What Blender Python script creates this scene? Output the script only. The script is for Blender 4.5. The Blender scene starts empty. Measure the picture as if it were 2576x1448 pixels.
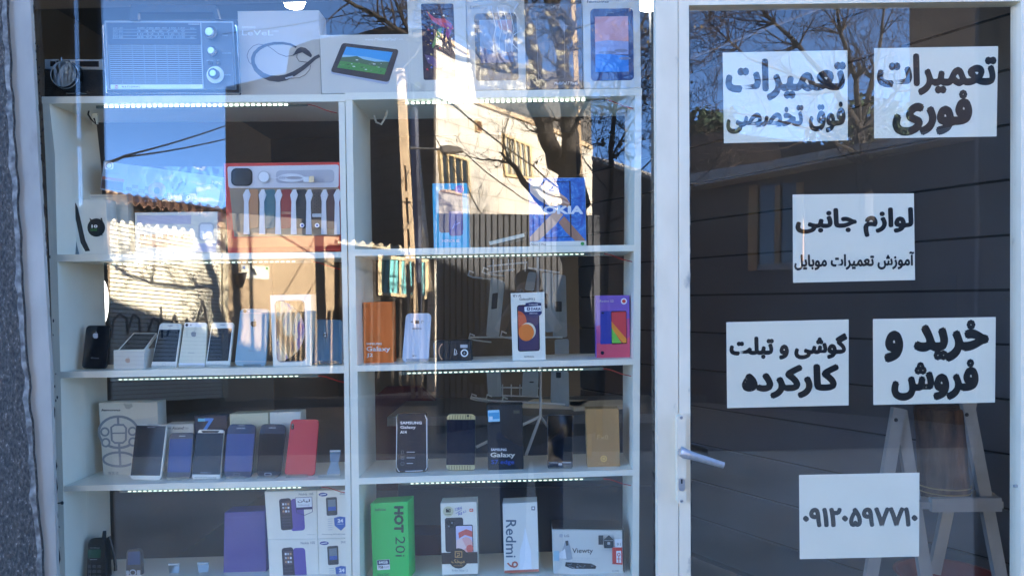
import bpy, math, random
from mathutils import Vector, Matrix
random.seed(7)
SC = bpy.context.scene
COL = SC.collection
rad = math.radians
# ------------------------------------------------------------------ camera
FPX = 1874.0                                   # focal length in units of a 2576 px wide picture
CAM = Vector((0.0, -1.85, 1.60))
yaw, pitch, roll = rad(1.5), rad(0.8), 0.017
fwd = Vector((-math.sin(yaw)*math.cos(pitch), math.cos(yaw)*math.cos(pitch), math.sin(pitch)))
rgt0 = fwd.cross(Vector((0, 0, 1))).normalized()
up0 = rgt0.cross(fwd).normalized()
RGT = (rgt0*math.cos(roll) - up0*math.sin(roll)).normalized()
UPV = RGT.cross(fwd).normalized()
cam = bpy.data.cameras.new('camera')
camo = bpy.data.objects.new('camera', cam)
COL.objects.link(camo)
cam.sensor_width = 36
cam.lens = 36*FPX/2576
cam.clip_start = 0.02
cam.clip_end = 3000
camo.matrix_world = Matrix(((RGT.x, UPV.x, -fwd.x, CAM.x), (RGT.y, UPV.y, -fwd.y, CAM.y), (RGT.z, UPV.z, -fwd.z, CAM.z), (0, 0, 0, 1)))
SC.camera = camo
# ------------------------------------------------------------------ sky, sun, exposure
SUN = Vector((0.72, 0.60, 0.28)).normalized()   # towards the sun: behind the shop, low, to the right
elev = math.asin(SUN.z)
azim = math.atan2(SUN.x, SUN.y)
world = bpy.data.worlds.new('World')
SC.world = world
world.use_nodes = True
wn = world.node_tree.nodes
sky = wn.new('ShaderNodeTexSky')
sky.sky_type = 'NISHITA'
sky.sun_disc = False
sky.sun_elevation = elev
sky.sun_rotation = azim
sky.ozone_density = 8
sky.dust_density = 0
sky.air_density = .29
sky.altitude = 3000
tint = wn.new('ShaderNodeVectorMath')            # the photograph's warm white balance
tint.operation = 'MULTIPLY'
tint.inputs[1].default_value = (1.6, 1.05, .68)
world.node_tree.links.new(sky.outputs[0], tint.inputs[0])
world.node_tree.links.new(tint.outputs[0], wn['Background'].inputs[0])
wn['Background'].inputs[1].default_value = 0.15
sl = bpy.data.lights.new('sun', 'SUN')
sl.energy = 2.6
sl.angle = rad(0.5)
sl.color = (1.0, 0.92, 0.80)
so = bpy.data.objects.new('sun', sl)
COL.objects.link(so)
so.rotation_euler = (-SUN).to_track_quat('-Z', 'Y').to_euler()
so.location = (6, 5, 12)
vs = SC.view_settings
vs.view_transform = 'Standard'
vs.look = 'None'
vs.gamma = 1
vs.exposure = 4.58
SC.cycles.use_denoising = True
SC.cycles.max_bounces = 10
SC.cycles.transparent_max_bounces = 16
SC.cycles.sample_clamp_indirect = 6
SC.cycles.caustics_reflective = False
SC.cycles.caustics_refractive = False

# ------------------------------------------------------------------ picture <-> place
def ray(px, py):
    v = RGT*((px-1288)/FPX) - UPV*((py-724)*0.999/FPX) + fwd
    return v
def P(px, py, y):
    """point on the upright plane y that is seen at (px, py)"""
    d = ray(px, py)
    return CAM + d*((y-CAM.y)/d.y)
def on_plane(px, py, o, n):
    d = ray(px, py)
    return CAM + d*((o-CAM).dot(n)/d.dot(n))
def flip(p):
    return Vector((p.x, -p.y, p.z))
def V(px, py, L):
    """real place of something that is seen mirrored in the window, L metres along the view"""
    return flip(P(px, py, L-1.85))
KS = {'a': (.1737, 0, 0), 'b': (.17367, 232.2, 0), 'c': (.18775, 580.4, 0), 'd': (.2441, 1015.7, 0),
      '1': (.3379, 0, 0), '2': (.3379, 822, 0), '3': (.3616, 1644.5, 0), '4': (.4008, 0, 387), '5': (.4008, 822, 387),
      '6': (.3616, 1644.5, 464.3), '7': (.3655, 0, 919), '8': (.3655, 822, 919), '9': (.3804, 1596, 919), 'D': (1, 0, 0)}
def K(k, x, y):
    s, ox, oy = KS[k]
    return ox+s*x, oy+s*y

# ------------------------------------------------------------------ materials
def lin(c):
    return tuple((v/12.92 if v <= .04045 else ((v+.055)/1.055)**2.4) for v in (x/255 for x in c))
MATS = {}
def M(name, rgb, rough=.5, spec=.5, metal=0, noise=None, bump=None, emit=0, coat=0):
    """rgb 0-255 as painted. noise = (scale, amount); bump = (scale, strength)"""
    if name in MATS:
        return MATS[name]
    m = bpy.data.materials.new(name)
    m.use_nodes = True
    nt = m.node_tree
    b = nt.nodes['Principled BSDF']
    c = lin(rgb)
    b.inputs['Base Color'].default_value = (*c, 1)
    b.inputs['Roughness'].default_value = rough
    b.inputs['Specular IOR Level'].default_value = spec
    b.inputs['Metallic'].default_value = metal
    b.inputs['Coat Weight'].default_value = coat
    if emit:
        b.inputs['Emission Color'].default_value = (*c, 1)
        b.inputs['Emission Strength'].default_value = emit
    tc = nt.nodes.new('ShaderNodeTexCoord')
    if noise:
        n = nt.nodes.new('ShaderNodeTexNoise')
        n.inputs['Scale'].default_value = noise[0]
        n.inputs['Detail'].default_value = 6
        r = nt.nodes.new('ShaderNodeMapRange')
        r.inputs[1].default_value = .3
        r.inputs[2].default_value = .7
        r.inputs[3].default_value = 1-noise[1]
        r.inputs[4].default_value = 1+noise[1]
        mx = nt.nodes.new('ShaderNodeVectorMath')
        mx.operation = 'SCALE'
        mx.inputs[0].default_value = c
        nt.links.new(tc.outputs['Object'], n.inputs['Vector'])
        nt.links.new(n.outputs['Fac'], r.inputs[0])
        nt.links.new(r.outputs[0], mx.inputs['Scale'])
        nt.links.new(mx.outputs[0], b.inputs['Base Color'])
    if bump:
        n2 = nt.nodes.new('ShaderNodeTexNoise')
        n2.inputs['Scale'].default_value = bump[0]
        n2.inputs['Detail'].default_value = 5
        bp = nt.nodes.new('ShaderNodeBump')
        bp.inputs['Strength'].default_value = bump[1]
        bp.inputs['Distance'].default_value = .01
        nt.links.new(tc.outputs['Object'], n2.inputs['Vector'])
        nt.links.new(n2.outputs['Fac'], bp.inputs['Height'])
        nt.links.new(bp.outputs[0], b.inputs['Normal'])
    MATS[name] = m
    return m
def glass_mat(name, refl, tint=(1, 1, 1), rough=0.0, wave=None, dust_and_glare=0):
    m = bpy.data.materials.new(name)
    m.use_nodes = True
    nt = m.node_tree
    nt.nodes.clear()
    N, Lk = nt.nodes.new, nt.links.new
    out = N('ShaderNodeOutputMaterial')
    mix = N('ShaderNodeMixShader')
    tr = N('ShaderNodeBsdfTransparent')
    gl = N('ShaderNodeBsdfGlossy')
    tr.inputs[0].default_value = (*tint, 1)
    gl.inputs['Roughness'].default_value = rough
    mix.inputs[0].default_value = refl
    Lk(tr.outputs[0], mix.inputs[1])
    Lk(gl.outputs[0], mix.inputs[2])
    Lk(mix.outputs[0], out.inputs[0])
    tc = N('ShaderNodeTexCoord')
    if wave:
        n2 = N('ShaderNodeTexNoise')
        n2.inputs['Scale'].default_value = wave[0]
        bp = N('ShaderNodeBump')
        bp.inputs['Strength'].default_value = 1
        bp.inputs['Distance'].default_value = wave[1]
        Lk(tc.outputs['Object'], n2.inputs['Vector'])
        Lk(n2.outputs['Fac'], bp.inputs['Height'])
        Lk(bp.outputs[0], gl.inputs['Normal'])
    if dust_and_glare:                                        # wipe marks, finger marks and fine dirt, toned brown like the mirrored street
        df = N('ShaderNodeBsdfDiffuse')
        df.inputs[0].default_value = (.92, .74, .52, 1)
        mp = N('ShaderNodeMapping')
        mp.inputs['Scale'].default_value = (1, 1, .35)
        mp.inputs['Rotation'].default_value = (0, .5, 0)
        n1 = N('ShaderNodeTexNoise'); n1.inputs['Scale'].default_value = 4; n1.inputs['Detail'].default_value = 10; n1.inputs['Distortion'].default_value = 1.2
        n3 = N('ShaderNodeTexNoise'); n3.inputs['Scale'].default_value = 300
        r1 = N('ShaderNodeMapRange'); r1.inputs[1].default_value = .48; r1.inputs[2].default_value = .8; r1.inputs[3].default_value = dust_and_glare*.25; r1.inputs[4].default_value = dust_and_glare*2
        r3 = N('ShaderNodeMapRange'); r3.inputs[1].default_value = .68; r3.inputs[2].default_value = .8; r3.inputs[3].default_value = 0; r3.inputs[4].default_value = dust_and_glare*5
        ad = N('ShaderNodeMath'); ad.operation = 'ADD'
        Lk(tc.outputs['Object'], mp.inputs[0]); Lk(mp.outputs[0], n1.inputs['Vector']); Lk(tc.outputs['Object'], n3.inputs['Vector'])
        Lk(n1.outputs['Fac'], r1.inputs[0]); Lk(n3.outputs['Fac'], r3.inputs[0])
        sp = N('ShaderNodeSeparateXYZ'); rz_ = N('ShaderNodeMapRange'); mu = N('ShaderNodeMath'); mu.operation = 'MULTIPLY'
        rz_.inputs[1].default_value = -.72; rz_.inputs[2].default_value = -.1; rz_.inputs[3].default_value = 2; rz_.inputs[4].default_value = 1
        Lk(tc.outputs['Object'], sp.inputs[0]); Lk(sp.outputs['Z'], rz_.inputs[0])      # thicker low down: veil of mirrored ground painted into the film
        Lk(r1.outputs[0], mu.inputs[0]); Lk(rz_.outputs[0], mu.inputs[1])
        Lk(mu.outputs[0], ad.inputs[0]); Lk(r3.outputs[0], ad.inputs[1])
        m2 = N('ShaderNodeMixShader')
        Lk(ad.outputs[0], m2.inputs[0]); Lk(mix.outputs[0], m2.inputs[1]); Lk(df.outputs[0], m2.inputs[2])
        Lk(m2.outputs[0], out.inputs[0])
    MATS[name] = m
    return m
def brick_mat(name, c1, c2, mortar, w, h, gap, rough=.8, spec=.3, offset=.5, bump=.3):
    m = bpy.data.materials.new(name)
    m.use_nodes = True
    nt = m.node_tree
    b = nt.nodes['Principled BSDF']
    t = nt.nodes.new('ShaderNodeTexBrick')
    uv = nt.nodes.new('ShaderNodeUVMap')
    t.offset = offset
    t.inputs['Color1'].default_value = (*lin(c1), 1)
    t.inputs['Color2'].default_value = (*lin(c2), 1)
    t.inputs['Mortar'].default_value = (*lin(mortar), 1)
    t.inputs['Scale'].default_value = 1
    t.inputs['Mortar Size'].default_value = gap
    t.inputs['Brick Width'].default_value = w
    t.inputs['Row Height'].default_value = h
    n = nt.nodes.new('ShaderNodeTexNoise')
    n.inputs['Scale'].default_value = 2.2
    n.inputs['Detail'].default_value = 8
    mx = nt.nodes.new('ShaderNodeMix')
    mx.data_type = 'RGBA'
    mx.blend_type = 'MULTIPLY'
    mx.inputs[0].default_value = .45
    nt.links.new(uv.outputs[0], t.inputs['Vector'])
    nt.links.new(uv.outputs[0], n.inputs['Vector'])
    nt.links.new(t.outputs['Color'], mx.inputs[6])
    nt.links.new(n.outputs['Fac'], mx.inputs[7])
    nt.links.new(mx.outputs[2], b.inputs['Base Color'])
    b.inputs['Roughness'].default_value = rough
    b.inputs['Specular IOR Level'].default_value = spec
    bp = nt.nodes.new('ShaderNodeBump')
    bp.inputs['Strength'].default_value = bump
    bp.inputs['Distance'].default_value = .01
    bp.invert = True
    nt.links.new(t.outputs['Fac'], bp.inputs['Height'])
    nt.links.new(bp.outputs[0], b.inputs['Normal'])
    MATS[name] = m
    return m
def ramp_mat(name, kind, scale, stops, rough=.4, detail=6, distort=0, stretch=(1, 1, 1), bump=0):
    """stops = [(pos, rgb)...] over a noise / voronoi pattern in object space"""
    m = bpy.data.materials.new(name)
    m.use_nodes = True
    nt = m.node_tree
    b = nt.nodes['Principled BSDF']
    b.inputs['Roughness'].default_value = rough
    tc = nt.nodes.new('ShaderNodeTexCoord')
    mp = nt.nodes.new('ShaderNodeMapping')
    mp.inputs['Scale'].default_value = stretch
    if kind == 'noise':
        t = nt.nodes.new('ShaderNodeTexNoise')
        t.inputs['Detail'].default_value = detail
        t.inputs['Distortion'].default_value = distort
        o = t.outputs['Fac']
    else:
        t = nt.nodes.new('ShaderNodeTexVoronoi')
        o = t.outputs['Color'] if kind == 'cells' else t.outputs['Distance']
    t.inputs['Scale'].default_value = scale
    r = nt.nodes.new('ShaderNodeValToRGB')
    e = r.color_ramp.elements
    while len(e) < len(stops):
        e.new(.5)
    for el, (p, c) in zip(e, stops):
        el.position = p
        el.color = (*lin(c), 1)
    nt.links.new(tc.outputs['Object'], mp.inputs[0])
    nt.links.new(mp.outputs[0], t.inputs['Vector'])
    nt.links.new(o, r.inputs[0])
    nt.links.new(r.outputs[0], b.inputs['Base Color'])
    if bump:
        bp = nt.nodes.new('ShaderNodeBump')
        bp.inputs['Strength'].default_value = bump
        bp.inputs['Distance'].default_value = .01
        nt.links.new(o, bp.inputs['Height'])
        nt.links.new(bp.outputs[0], b.inputs['Normal'])
    MATS[name] = m
    return m

# ------------------------------------------------------------------ mesh helpers
class MB:
    def __init__(s):
        s.v, s.f, s.m, s.mats, s.smooth = [], [], [], [], []
    def mi(s, mat):
        if mat not in s.mats:
            s.mats.append(mat)
        return s.mats.index(mat)
    def add(s, vs_, fs_, mat, smooth=False):
        o = len(s.v)
        i = s.mi(mat)
        s.v += [Vector(p) for p in vs_]
        for f in fs_:
            s.f.append([o+j for j in f])
            s.m.append(i)
            s.smooth.append(smooth)
    def prism(s, pts, vec, mat):
        n = len(pts)
        vec = Vector(vec)
        a = [Vector(p) for p in pts]
        nrm = Vector((0, 0, 0))
        for i in range(n):
            nrm += (a[i]-a[0]).cross(a[(i+1) % n]-a[0])
        if nrm.dot(vec) > 0:
            a.reverse()
        fs_ = [list(range(n)), list(range(2*n-1, n-1, -1))]
        for i in range(n):
            j = (i+1) % n
            fs_.append([i, i+n, j+n, j])
        s.add(a+[p+vec for p in a], fs_, mat)
    def box(s, c, h, mat, rz=0):
        R = Matrix.Rotation(rz, 3, 'Z')
        pts = [Vector(c)+R @ Vector((x*h[0], y*h[1], z*h[2])) for z in (-1, 1) for y in (-1, 1) for x in (-1, 1)]
        s.add(pts, [(0, 2, 3, 1), (4, 5, 7, 6), (0, 1, 5, 4), (2, 6, 7, 3), (0, 4, 6, 2), (1, 3, 7, 5)], mat)
    def tube(s, pts, r, mat, n=6, cap=True):
        pts = [Vector(p) for p in pts]
        rs = r if isinstance(r, (list, tuple)) else [r]*len(pts)
        vs_, fs_ = [], []
        u = None
        for i, p in enumerate(pts):
            t = (pts[min(i+1, len(pts)-1)]-pts[max(i-1, 0)])
            t = t.normalized() if t.length > 1e-9 else Vector((0, 0, 1))
            if u is None:
                u = t.cross(Vector((.31, .17, .93)))
                if u.length < .05:
                    u = t.cross(Vector((1, 0, 0)))
            u = (u - t*u.dot(t)).normalized()
            w = t.cross(u)
            for k in range(n):
                a = 2*math.pi*k/n
                vs_.append(p+(u*math.cos(a)+w*math.sin(a))*rs[i])
        for i in range(len(pts)-1):
            for k in range(n):
                k2 = (k+1) % n
                fs_.append([i*n+k, i*n+k2, (i+1)*n+k2, (i+1)*n+k])
        if cap:
            fs_.append(list(range(n-1, -1, -1)))
            fs_.append([(len(pts)-1)*n+k for k in range(n)])
        s.add(vs_, fs_, mat, True)
    def lathe(s, c, axis, prof, mat, n=24):
        """prof = [(r, h)...] along axis from c"""
        ax = Vector(axis).normalized()
        u = ax.cross(Vector((0, 0, 1)))
        if u.length < .1:
            u = ax.cross(Vector((1, 0, 0)))
        u.normalize()
        w = ax.cross(u)
        vs_, fs_ = [], []
        for r, h in prof:
            for k in range(n):
                a = 2*math.pi*k/n
                vs_.append(Vector(c)+ax*h+(u*math.cos(a)+w*math.sin(a))*r)
        for i in range(len(prof)-1):
            for k in range(n):
                k2 = (k+1) % n
                fs_.append([i*n+k, i*n+k2, (i+1)*n+k2, (i+1)*n+k])
        fs_.append(list(range(n-1, -1, -1)))
        fs_.append([(len(prof)-1)*n+k for k in range(n)])
        s.add(vs_, fs_, mat, True)
    def build(s, name, parent=None, uv=True):
        me = bpy.data.meshes.new(name)
        off = parent.location if parent and parent.get('_root') else (wloc(parent) if parent else Vector((0, 0, 0)))
        me.from_pydata([p-off for p in s.v], [], s.f)
        for m in s.mats:
            me.materials.append(m)
        me.polygons.foreach_set('material_index', s.m)
        me.polygons.foreach_set('use_smooth', s.smooth)
        if uv:
            ul = me.uv_layers.new(name='UVMap')
            for p in me.polygons:
                n = p.normal
                for li in p.loop_indices:
                    q = me.vertices[me.loops[li].vertex_index].co+off
                    if abs(n.z) < .7:
                        t = Vector((-n.y, n.x, 0)).normalized()
                        ul.data[li].uv = (q.dot(t), q.z)
                    else:
                        ul.data[li].uv = (q.x, q.y)
        me.update()
        try:
            me.set_sharp_from_angle(angle=rad(40))
        except Exception:
            pass
        o = bpy.data.objects.new(name, me)
        COL.objects.link(o)
        if parent:
            o.parent = parent
        return o
def wloc(o):
    v = Vector((0, 0, 0))
    while o:
        v += o.location
        o = o.parent
    return v
def tag(o, label=None, cat=None, group=None, kind=None):
    if label:
        o['label'] = label
    if cat:
        o['category'] = cat
    if group:
        o['group'] = group
    if kind:
        o['kind'] = kind
    return o
def thing(name, label, cat, loc, group=None):
    o = bpy.data.objects.new(name, None)
    o.empty_display_size = .05
    COL.objects.link(o)
    o.location = loc
    return tag(o, label, cat, group)

# ------------------------------------------------------------------ lettering
_tc = {}
def glyphs(s, res=3):
    if (s, res) in _tc:
        return _tc[(s, res)]
    cu = bpy.data.curves.new('t', 'FONT')
    cu.body = s
    cu.resolution_u = res
    ob = bpy.data.objects.new('t', cu)
    me = ob.to_mesh()
    r = ([(v.co.x, v.co.y) for v in me.vertices], [list(p.vertices) for p in me.polygons])
    ob.to_mesh_clear()
    bpy.data.objects.remove(ob)
    bpy.data.curves.remove(cu)
    if s == '\u06d5':                               # this glyph does not fill by itself: bridge its two outlines
        v = [Vector(p) for p in r[0]]
        cut = max(range(1, len(v)), key=lambda i: (v[i]-v[i-1]).length)
        lo, li = v[:cut], v[cut:]
        if max(p.y for p in li) > max(p.y for p in lo):
            lo, li = li, lo
        c = sum(li, Vector((0, 0)))/len(li)
        def hit(loop, a):
            d = Vector((math.cos(a), math.sin(a)))
            best = .05
            for p, q in zip(loop, loop[1:]+loop[:1]):
                e = q-p
                den = d.x*e.y-d.y*e.x
                if abs(den) < 1e-9:
                    continue
                w = p-c
                t, u = (w.x*e.y-w.y*e.x)/den, (w.x*d.y-w.y*d.x)/den
                if t > 0 and -1e-6 <= u <= 1+1e-6:
                    best = max(best, t)
            return tuple(c+d*best)
        N = 40
        vv = [hit(L, 2*math.pi*i/N) for L in (lo, li) for i in range(N)]
        r = (vv, [[i, (i+1) % N, N+(i+1) % N, N+i] for i in range(N)])
    _tc[(s, res)] = r
    return r
AR = {}
for ch, a, j in (('ا', 0xFE8D, 0), ('آ', 0xFE81, 0), ('ب', 0xFE8F, 1), ('پ', 0xFB56, 1), ('ت', 0xFE95, 1), ('ج', 0xFE9D, 1), ('خ', 0xFEA5, 1), ('د', 0xFEA9, 0), ('ر', 0xFEAD, 0), ('ز', 0xFEAF, 0), ('س', 0xFEB1, 1), ('ش', 0xFEB5, 1), ('ص', 0xFEB9, 1), ('ع', 0xFEC9, 1), ('ف', 0xFED1, 1), ('ق', 0xFED5, 1), ('ک', 0xFB8E, 1), ('گ', 0xFB92, 1), ('ل', 0xFEDD, 1), ('م', 0xFEE1, 1), ('ن', 0xFEE5, 1), ('و', 0xFEED, 0), ('ه', 0xFEE9, 1), ('ی', 0xFBFC, 1)):
    AR[ch] = (a, j)
def shape_ar(s):
    out = []
    for i, c in enumerate(s):
        if c not in AR:
            out.append(c)
            continue
        a, j = AR[c]
        prev = i > 0 and s[i-1] in AR and AR[s[i-1]][1]
        nxt = j and i < len(s)-1 and s[i+1] in AR
        if c == 'ه' and not prev and not nxt:
            out.append('\u06d5')
            continue
        out.append(chr(a + (3 if prev and nxt else 2 if nxt else 1 if prev else 0)))
    return ''.join(reversed(out))
def ar_glyphs(s, res=4):
    """each letter apart so that the joins do not cut holes; the advance is measured on the whole line"""
    key = ('ar', s)
    if key in _tc:
        return _tc[key]
    vis = shape_ar(s)
    vs_, fs_ = [], []
    def width(t):
        g = glyphs(t+'|', res)[0]
        return max(p[0] for p in g)
    base = width('')
    for i, c in enumerate(vis):
        if c == ' ':
            continue
        dx = width(vis[:i]) - base if i else 0
        v, f = glyphs(c, res)
        o = len(vs_)
        vs_ += [(x+dx, y) for x, y in v]
        fs_ += [[o+k for k in q] for q in f]
    _tc[key] = (vs_, fs_)
    return _tc[key]

# ------------------------------------------------------------------ goods: a flat fronted thing with printing laid on its front
WHITE = M('white_card', (238, 232, 218), .45, noise=(30, .03))
BLACK = M('black_gloss', (14, 14, 17), .12)
INK = M('black_ink', (18, 18, 20), .5)
class Item:
    def __init__(s, name, label, cat, k, quad, y, d, mat, lean=0, turn=0, r=0, group=None, c=.0008, part='carton'):
        s.k = k
        q = [K(k, *p) for p in quad]
        yy = [y+lean, y+lean+turn, y+turn, y]
        c3 = [P(*q[i], yy[i]) for i in range(4)]
        s.c3, s.q = c3, q
        s.n = ((c3[1]+c3[2])-(c3[0]+c3[3])).cross((c3[0]+c3[1])-(c3[2]+c3[3])).normalized()
        if s.n.dot(CAM-c3[0]) < 0:
            s.n.negate()
        s.o = sum(c3, Vector())/4
        s.d = d
        s.lift = 0
        base = (c3[2]+c3[3])/2 - s.n*d/2
        s.root = thing(name, label, cat, base, group)
        s.parts = {}
        ring = s.rr(quad, r*KS[k][0])
        cen = s.o
        b = MB()
        n = len(ring)
        f0 = [on_plane(x, yq, s.o, s.n) for x, yq in ring]
        sz = sum((p-cen).length for p in f0)/n
        k1 = max(.5, 1-c/sz*1.0)
        rings = [[cen+(p-cen)*k1 for p in f0], [p-s.n*c for p in f0], [p-s.n*(d-c) for p in f0], [cen+(p-cen)*k1-s.n*d for p in f0]]
        vs_ = [p for rg in rings for p in rg]
        fs_ = [list(range(n))]
        for a in range(3):
            for i in range(n):
                j = (i+1) % n
                fs_.append([a*n+i, a*n+n+i, a*n+n+j, a*n+j])
        fs_.append([3*n+i for i in range(n-1, -1, -1)])
        b.add(vs_, fs_, mat)
        # orientation: make front face the camera
        nn = (f0[1]-f0[0]).cross(f0[2]-f0[1])
        area = Vector()
        for i in range(n):
            area += f0[i].cross(f0[(i+1) % n])
        if area.dot(s.n) < 0:
            b.f = [list(reversed(f)) for f in b.f]
        s.body = b.build(part, s.root)
    def rr(s, quad, r, seg=5):
        q = [Vector(K(s.k, *p)) for p in quad]
        if r <= .01:
            return [tuple(p) for p in q]
        out = []
        for i in range(4):
            p, a, b2 = q[i], (q[i-1]-q[i]).normalized(), (q[(i+1) % 4]-q[i]).normalized()
            for t in range(seg+1):
                th = t/seg*math.pi/2
                cx = p+(a+b2)*r
                out.append(tuple(cx - b2*r*math.cos(th) - a*r*math.sin(th)))
        return out
    def mb(s, name):
        return s.parts.setdefault(name, MB())
    def pt(s, x, y, extra=0):
        return on_plane(*K(s.k, x, y), s.o+s.n*(s.lift+extra), s.n)
    def poly(s, mat, pts, name='printed_picture', th=0):
        s.lift += .00022
        ps = [s.pt(*p) for p in pts]
        s._face(ps, mat, name, th)
        s.lift += th if th <= .0021 else 0
        return s
    def _face(s, ps, mat, name, th=0):
        area = Vector()
        for i in range(len(ps)):
            area += ps[i].cross(ps[(i+1) % len(ps)])
        if area.dot(s.n) < 0:
            ps = ps[::-1]
        if th:
            s.mb(name).prism([p+s.n*th for p in ps], -s.n*th, mat)
        else:
            s.mb(name).add(ps, [list(range(len(ps)))], mat)
    def quad(s, mat, pts, r=0, name='printed_picture', th=0):
        s.lift += .00022
        s._face([on_plane(x, y, s.o+s.n*s.lift, s.n) for x, y in s.rr(pts, r*KS[s.k][0])], mat, name, th)
        s.lift += th if th <= .0021 else 0
        return s
    def rect(s, mat, x0, y0, x1, y1, r=0, name='printed_picture', th=0):
        return s.quad(mat, [(x0, y0), (x1, y0), (x1, y1), (x0, y1)], r, name, th)
    def ell(s, mat, cx, cy, rx, ry=None, name='printed_picture', n=20, a0=0, a1=360, th=0):
        ry = ry or rx
        full = abs(a1-a0) >= 360
        pts = [(cx+rx*math.cos(rad(a0+(a1-a0)*i/n)), cy-ry*math.sin(rad(a0+(a1-a0)*i/n))) for i in range(n if full else n+1)]
        return s.poly(mat, pts, name, th)
    def ring(s, mat, cx, cy, rx, ry, w, name='printed_picture', n=28, a0=0, a1=360):
        s.line(mat, [(cx+rx*math.cos(rad(a0+(a1-a0)*i/n)), cy-ry*math.sin(rad(a0+(a1-a0)*i/n))) for i in range(n+1)], w, name)
        return s
    def line(s, mat, pts, w, name='printed_picture'):
        s.lift += .00022
        ps = [Vector(p) for p in pts]
        L, R = [], []
        closed = (ps[0]-ps[-1]).length < 1e-6
        ws = w if isinstance(w, (list, tuple)) else [w]*len(ps)
        m = len(ps)
        for i in range(m):
            a = ps[i-1] if i else (ps[-2] if closed else ps[0])
            b2 = ps[i+1] if i < m-1 else (ps[1] if closed else ps[-1])
            t = (b2-a).normalized()
            nn = Vector((-t.y, t.x))*ws[i]/2
            L.append(s.pt(*(ps[i]+nn)))
            R.append(s.pt(*(ps[i]-nn)))
        fs_ = [[i, i+1, m+i+1, m+i] for i in range(m-1)]
        vv = L+R
        f = fs_[0]
        if (vv[f[1]]-vv[f[0]]).cross(vv[f[2]]-vv[f[1]]).dot(s.n) < 0:
            fs_ = [q[::-1] for q in fs_]
        s.mb(name).add(vv, fs_, mat)
        return s
    def text(s, mat, t, x0, y0, x1, y1, rot=0, name='lettering', bold=0, slope=0, res=2, ar=False, shear=0):
        """fit t into the box; rot=90 reads downwards; slope lifts the right end by that many units"""
        v, f = ar_glyphs(t) if ar else glyphs(t, res)
        if not v:
            return s
        ax, bx = min(p[0] for p in v), max(p[0] for p in v)
        ay, by = min(p[1] for p in v), max(p[1] for p in v)
        if rot == 90:
            O, X, Y = Vector((x0, y0)), Vector((0, y1-y0)), Vector((x1-x0, 0))
        else:
            O, X, Y = Vector((x0, y1)), Vector((x1-x0, -slope)), Vector((0, y0-y1))
        sh = [(0, 0)]
        if bold:
            nb = 8 if bold > .03 else 4
            sh = [(bold*math.cos(2*math.pi*i/nb), bold*math.sin(2*math.pi*i/nb)) for i in range(nb)]
        sx, sy = bx-ax+2*bold or 1, by-ay+2*bold or 1
        s.lift += .0002
        for dx, dy in sh:
            s.lift += .00001
            vv = []
            for x, y in v:
                a, b2 = (x+dx-ax+bold)/sx, (y+dy-ay+bold)/sy
                q = O+X*a+Y*b2+X.normalized()*shear*b2
                vv.append(s.pt(q.x, q.y))
            ff = f
            if ff and len(ff[0]) > 2 and (vv[ff[0][1]]-vv[ff[0][0]]).cross(vv[ff[0][2]]-vv[ff[0][1]]).dot(s.n) < 0:
                ff = [q[::-1] for q in ff]
            s.mb(name).add(vv, ff, mat)
        return s
    def fruit(s, mat, cx, cy, h):
        """the bitten fruit emblem"""
        r = h*.42
        pts = []
        for i in range(36):
            a = 2*math.pi*i/36
            x = math.cos(a)*r*(1.0-.1*math.sin(a)*-1)
            y = math.sin(a)*r
            if abs(x) < r*.35 and y > 0:
                y -= r*.14*(1-abs(x)/(r*.35))
            if abs(x) < r*.3 and y < 0:
                y += r*.1*(1-abs(x)/(r*.3))
            bx, by = r*1.12, r*.08
            if (x-bx)**2+(y-by)**2 < (r*.42)**2:
                dx, dy = x-bx, y-by
                l = math.hypot(dx, dy) or 1
                x, y = bx+dx/l*r*.42, by+dy/l*r*.42
                if x > r:
                    x = bx-r*.42
            pts.append((cx+x, cy+h*.08-y))
        s.poly(mat, pts, 'emblem')
        s.poly(mat, [(cx, cy-h*.36), (cx+h*.04, cy-h*.5), (cx+h*.17, cy-h*.56), (cx+h*.13, cy-h*.42)], 'emblem')
        return s
    def done(s):
        for nme, b in s.parts.items():
            b.build(nme if isinstance(nme, str) else nme[0], s.root)
        return s.root
# ================================================================== the shop front
def rough_edge(p0, p1, n, amp, seed):
    r = random.Random(seed)
    return [(p0[0]+(p1[0]-p0[0])*i/n+(r.uniform(-amp, amp) if 0 < i < n else 0), p0[1]+(p1[1]-p0[1])*i/n) for i in range(n+1)]
def pxprism(b, pts, y, depth, mat):
    b.prism([P(px, py, y) for px, py in pts], (0, depth, 0), mat)
PAINT = ramp_mat('white_frame_paint', 'noise', 16, [(.22, (150, 142, 130)), (.32, (220, 206, 180)), (.6, (228, 214, 188)), (.8, (232, 219, 194))], .45, detail=14, stretch=(1, 1, .5), bump=.04)
JAMBP = ramp_mat('grey_white_jamb_paint', 'noise', 12, [(.2, (112, 110, 104)), (.38, (152, 150, 142)), (.6, (164, 162, 153)), (.8, (176, 173, 164))], .5, detail=14, stretch=(1, 1, .4), bump=.05)
DOORPAINT = ramp_mat('white_door_paint', 'noise', 20, [(.24, (156, 148, 136)), (.33, (224, 210, 184)), (.6, (231, 217, 191)), (.8, (235, 222, 197))], .4, detail=14, stretch=(1, 1, .5), bump=.04)
LAMIN = M('white_laminate', (238, 231, 214), .35, noise=(6, .02))
SEAL = ramp_mat('old_sealant', 'noise', 60, [(.35, (22, 23, 25)), (.62, (60, 62, 64)), (.75, (150, 152, 152))], .7, bump=.4)
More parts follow.
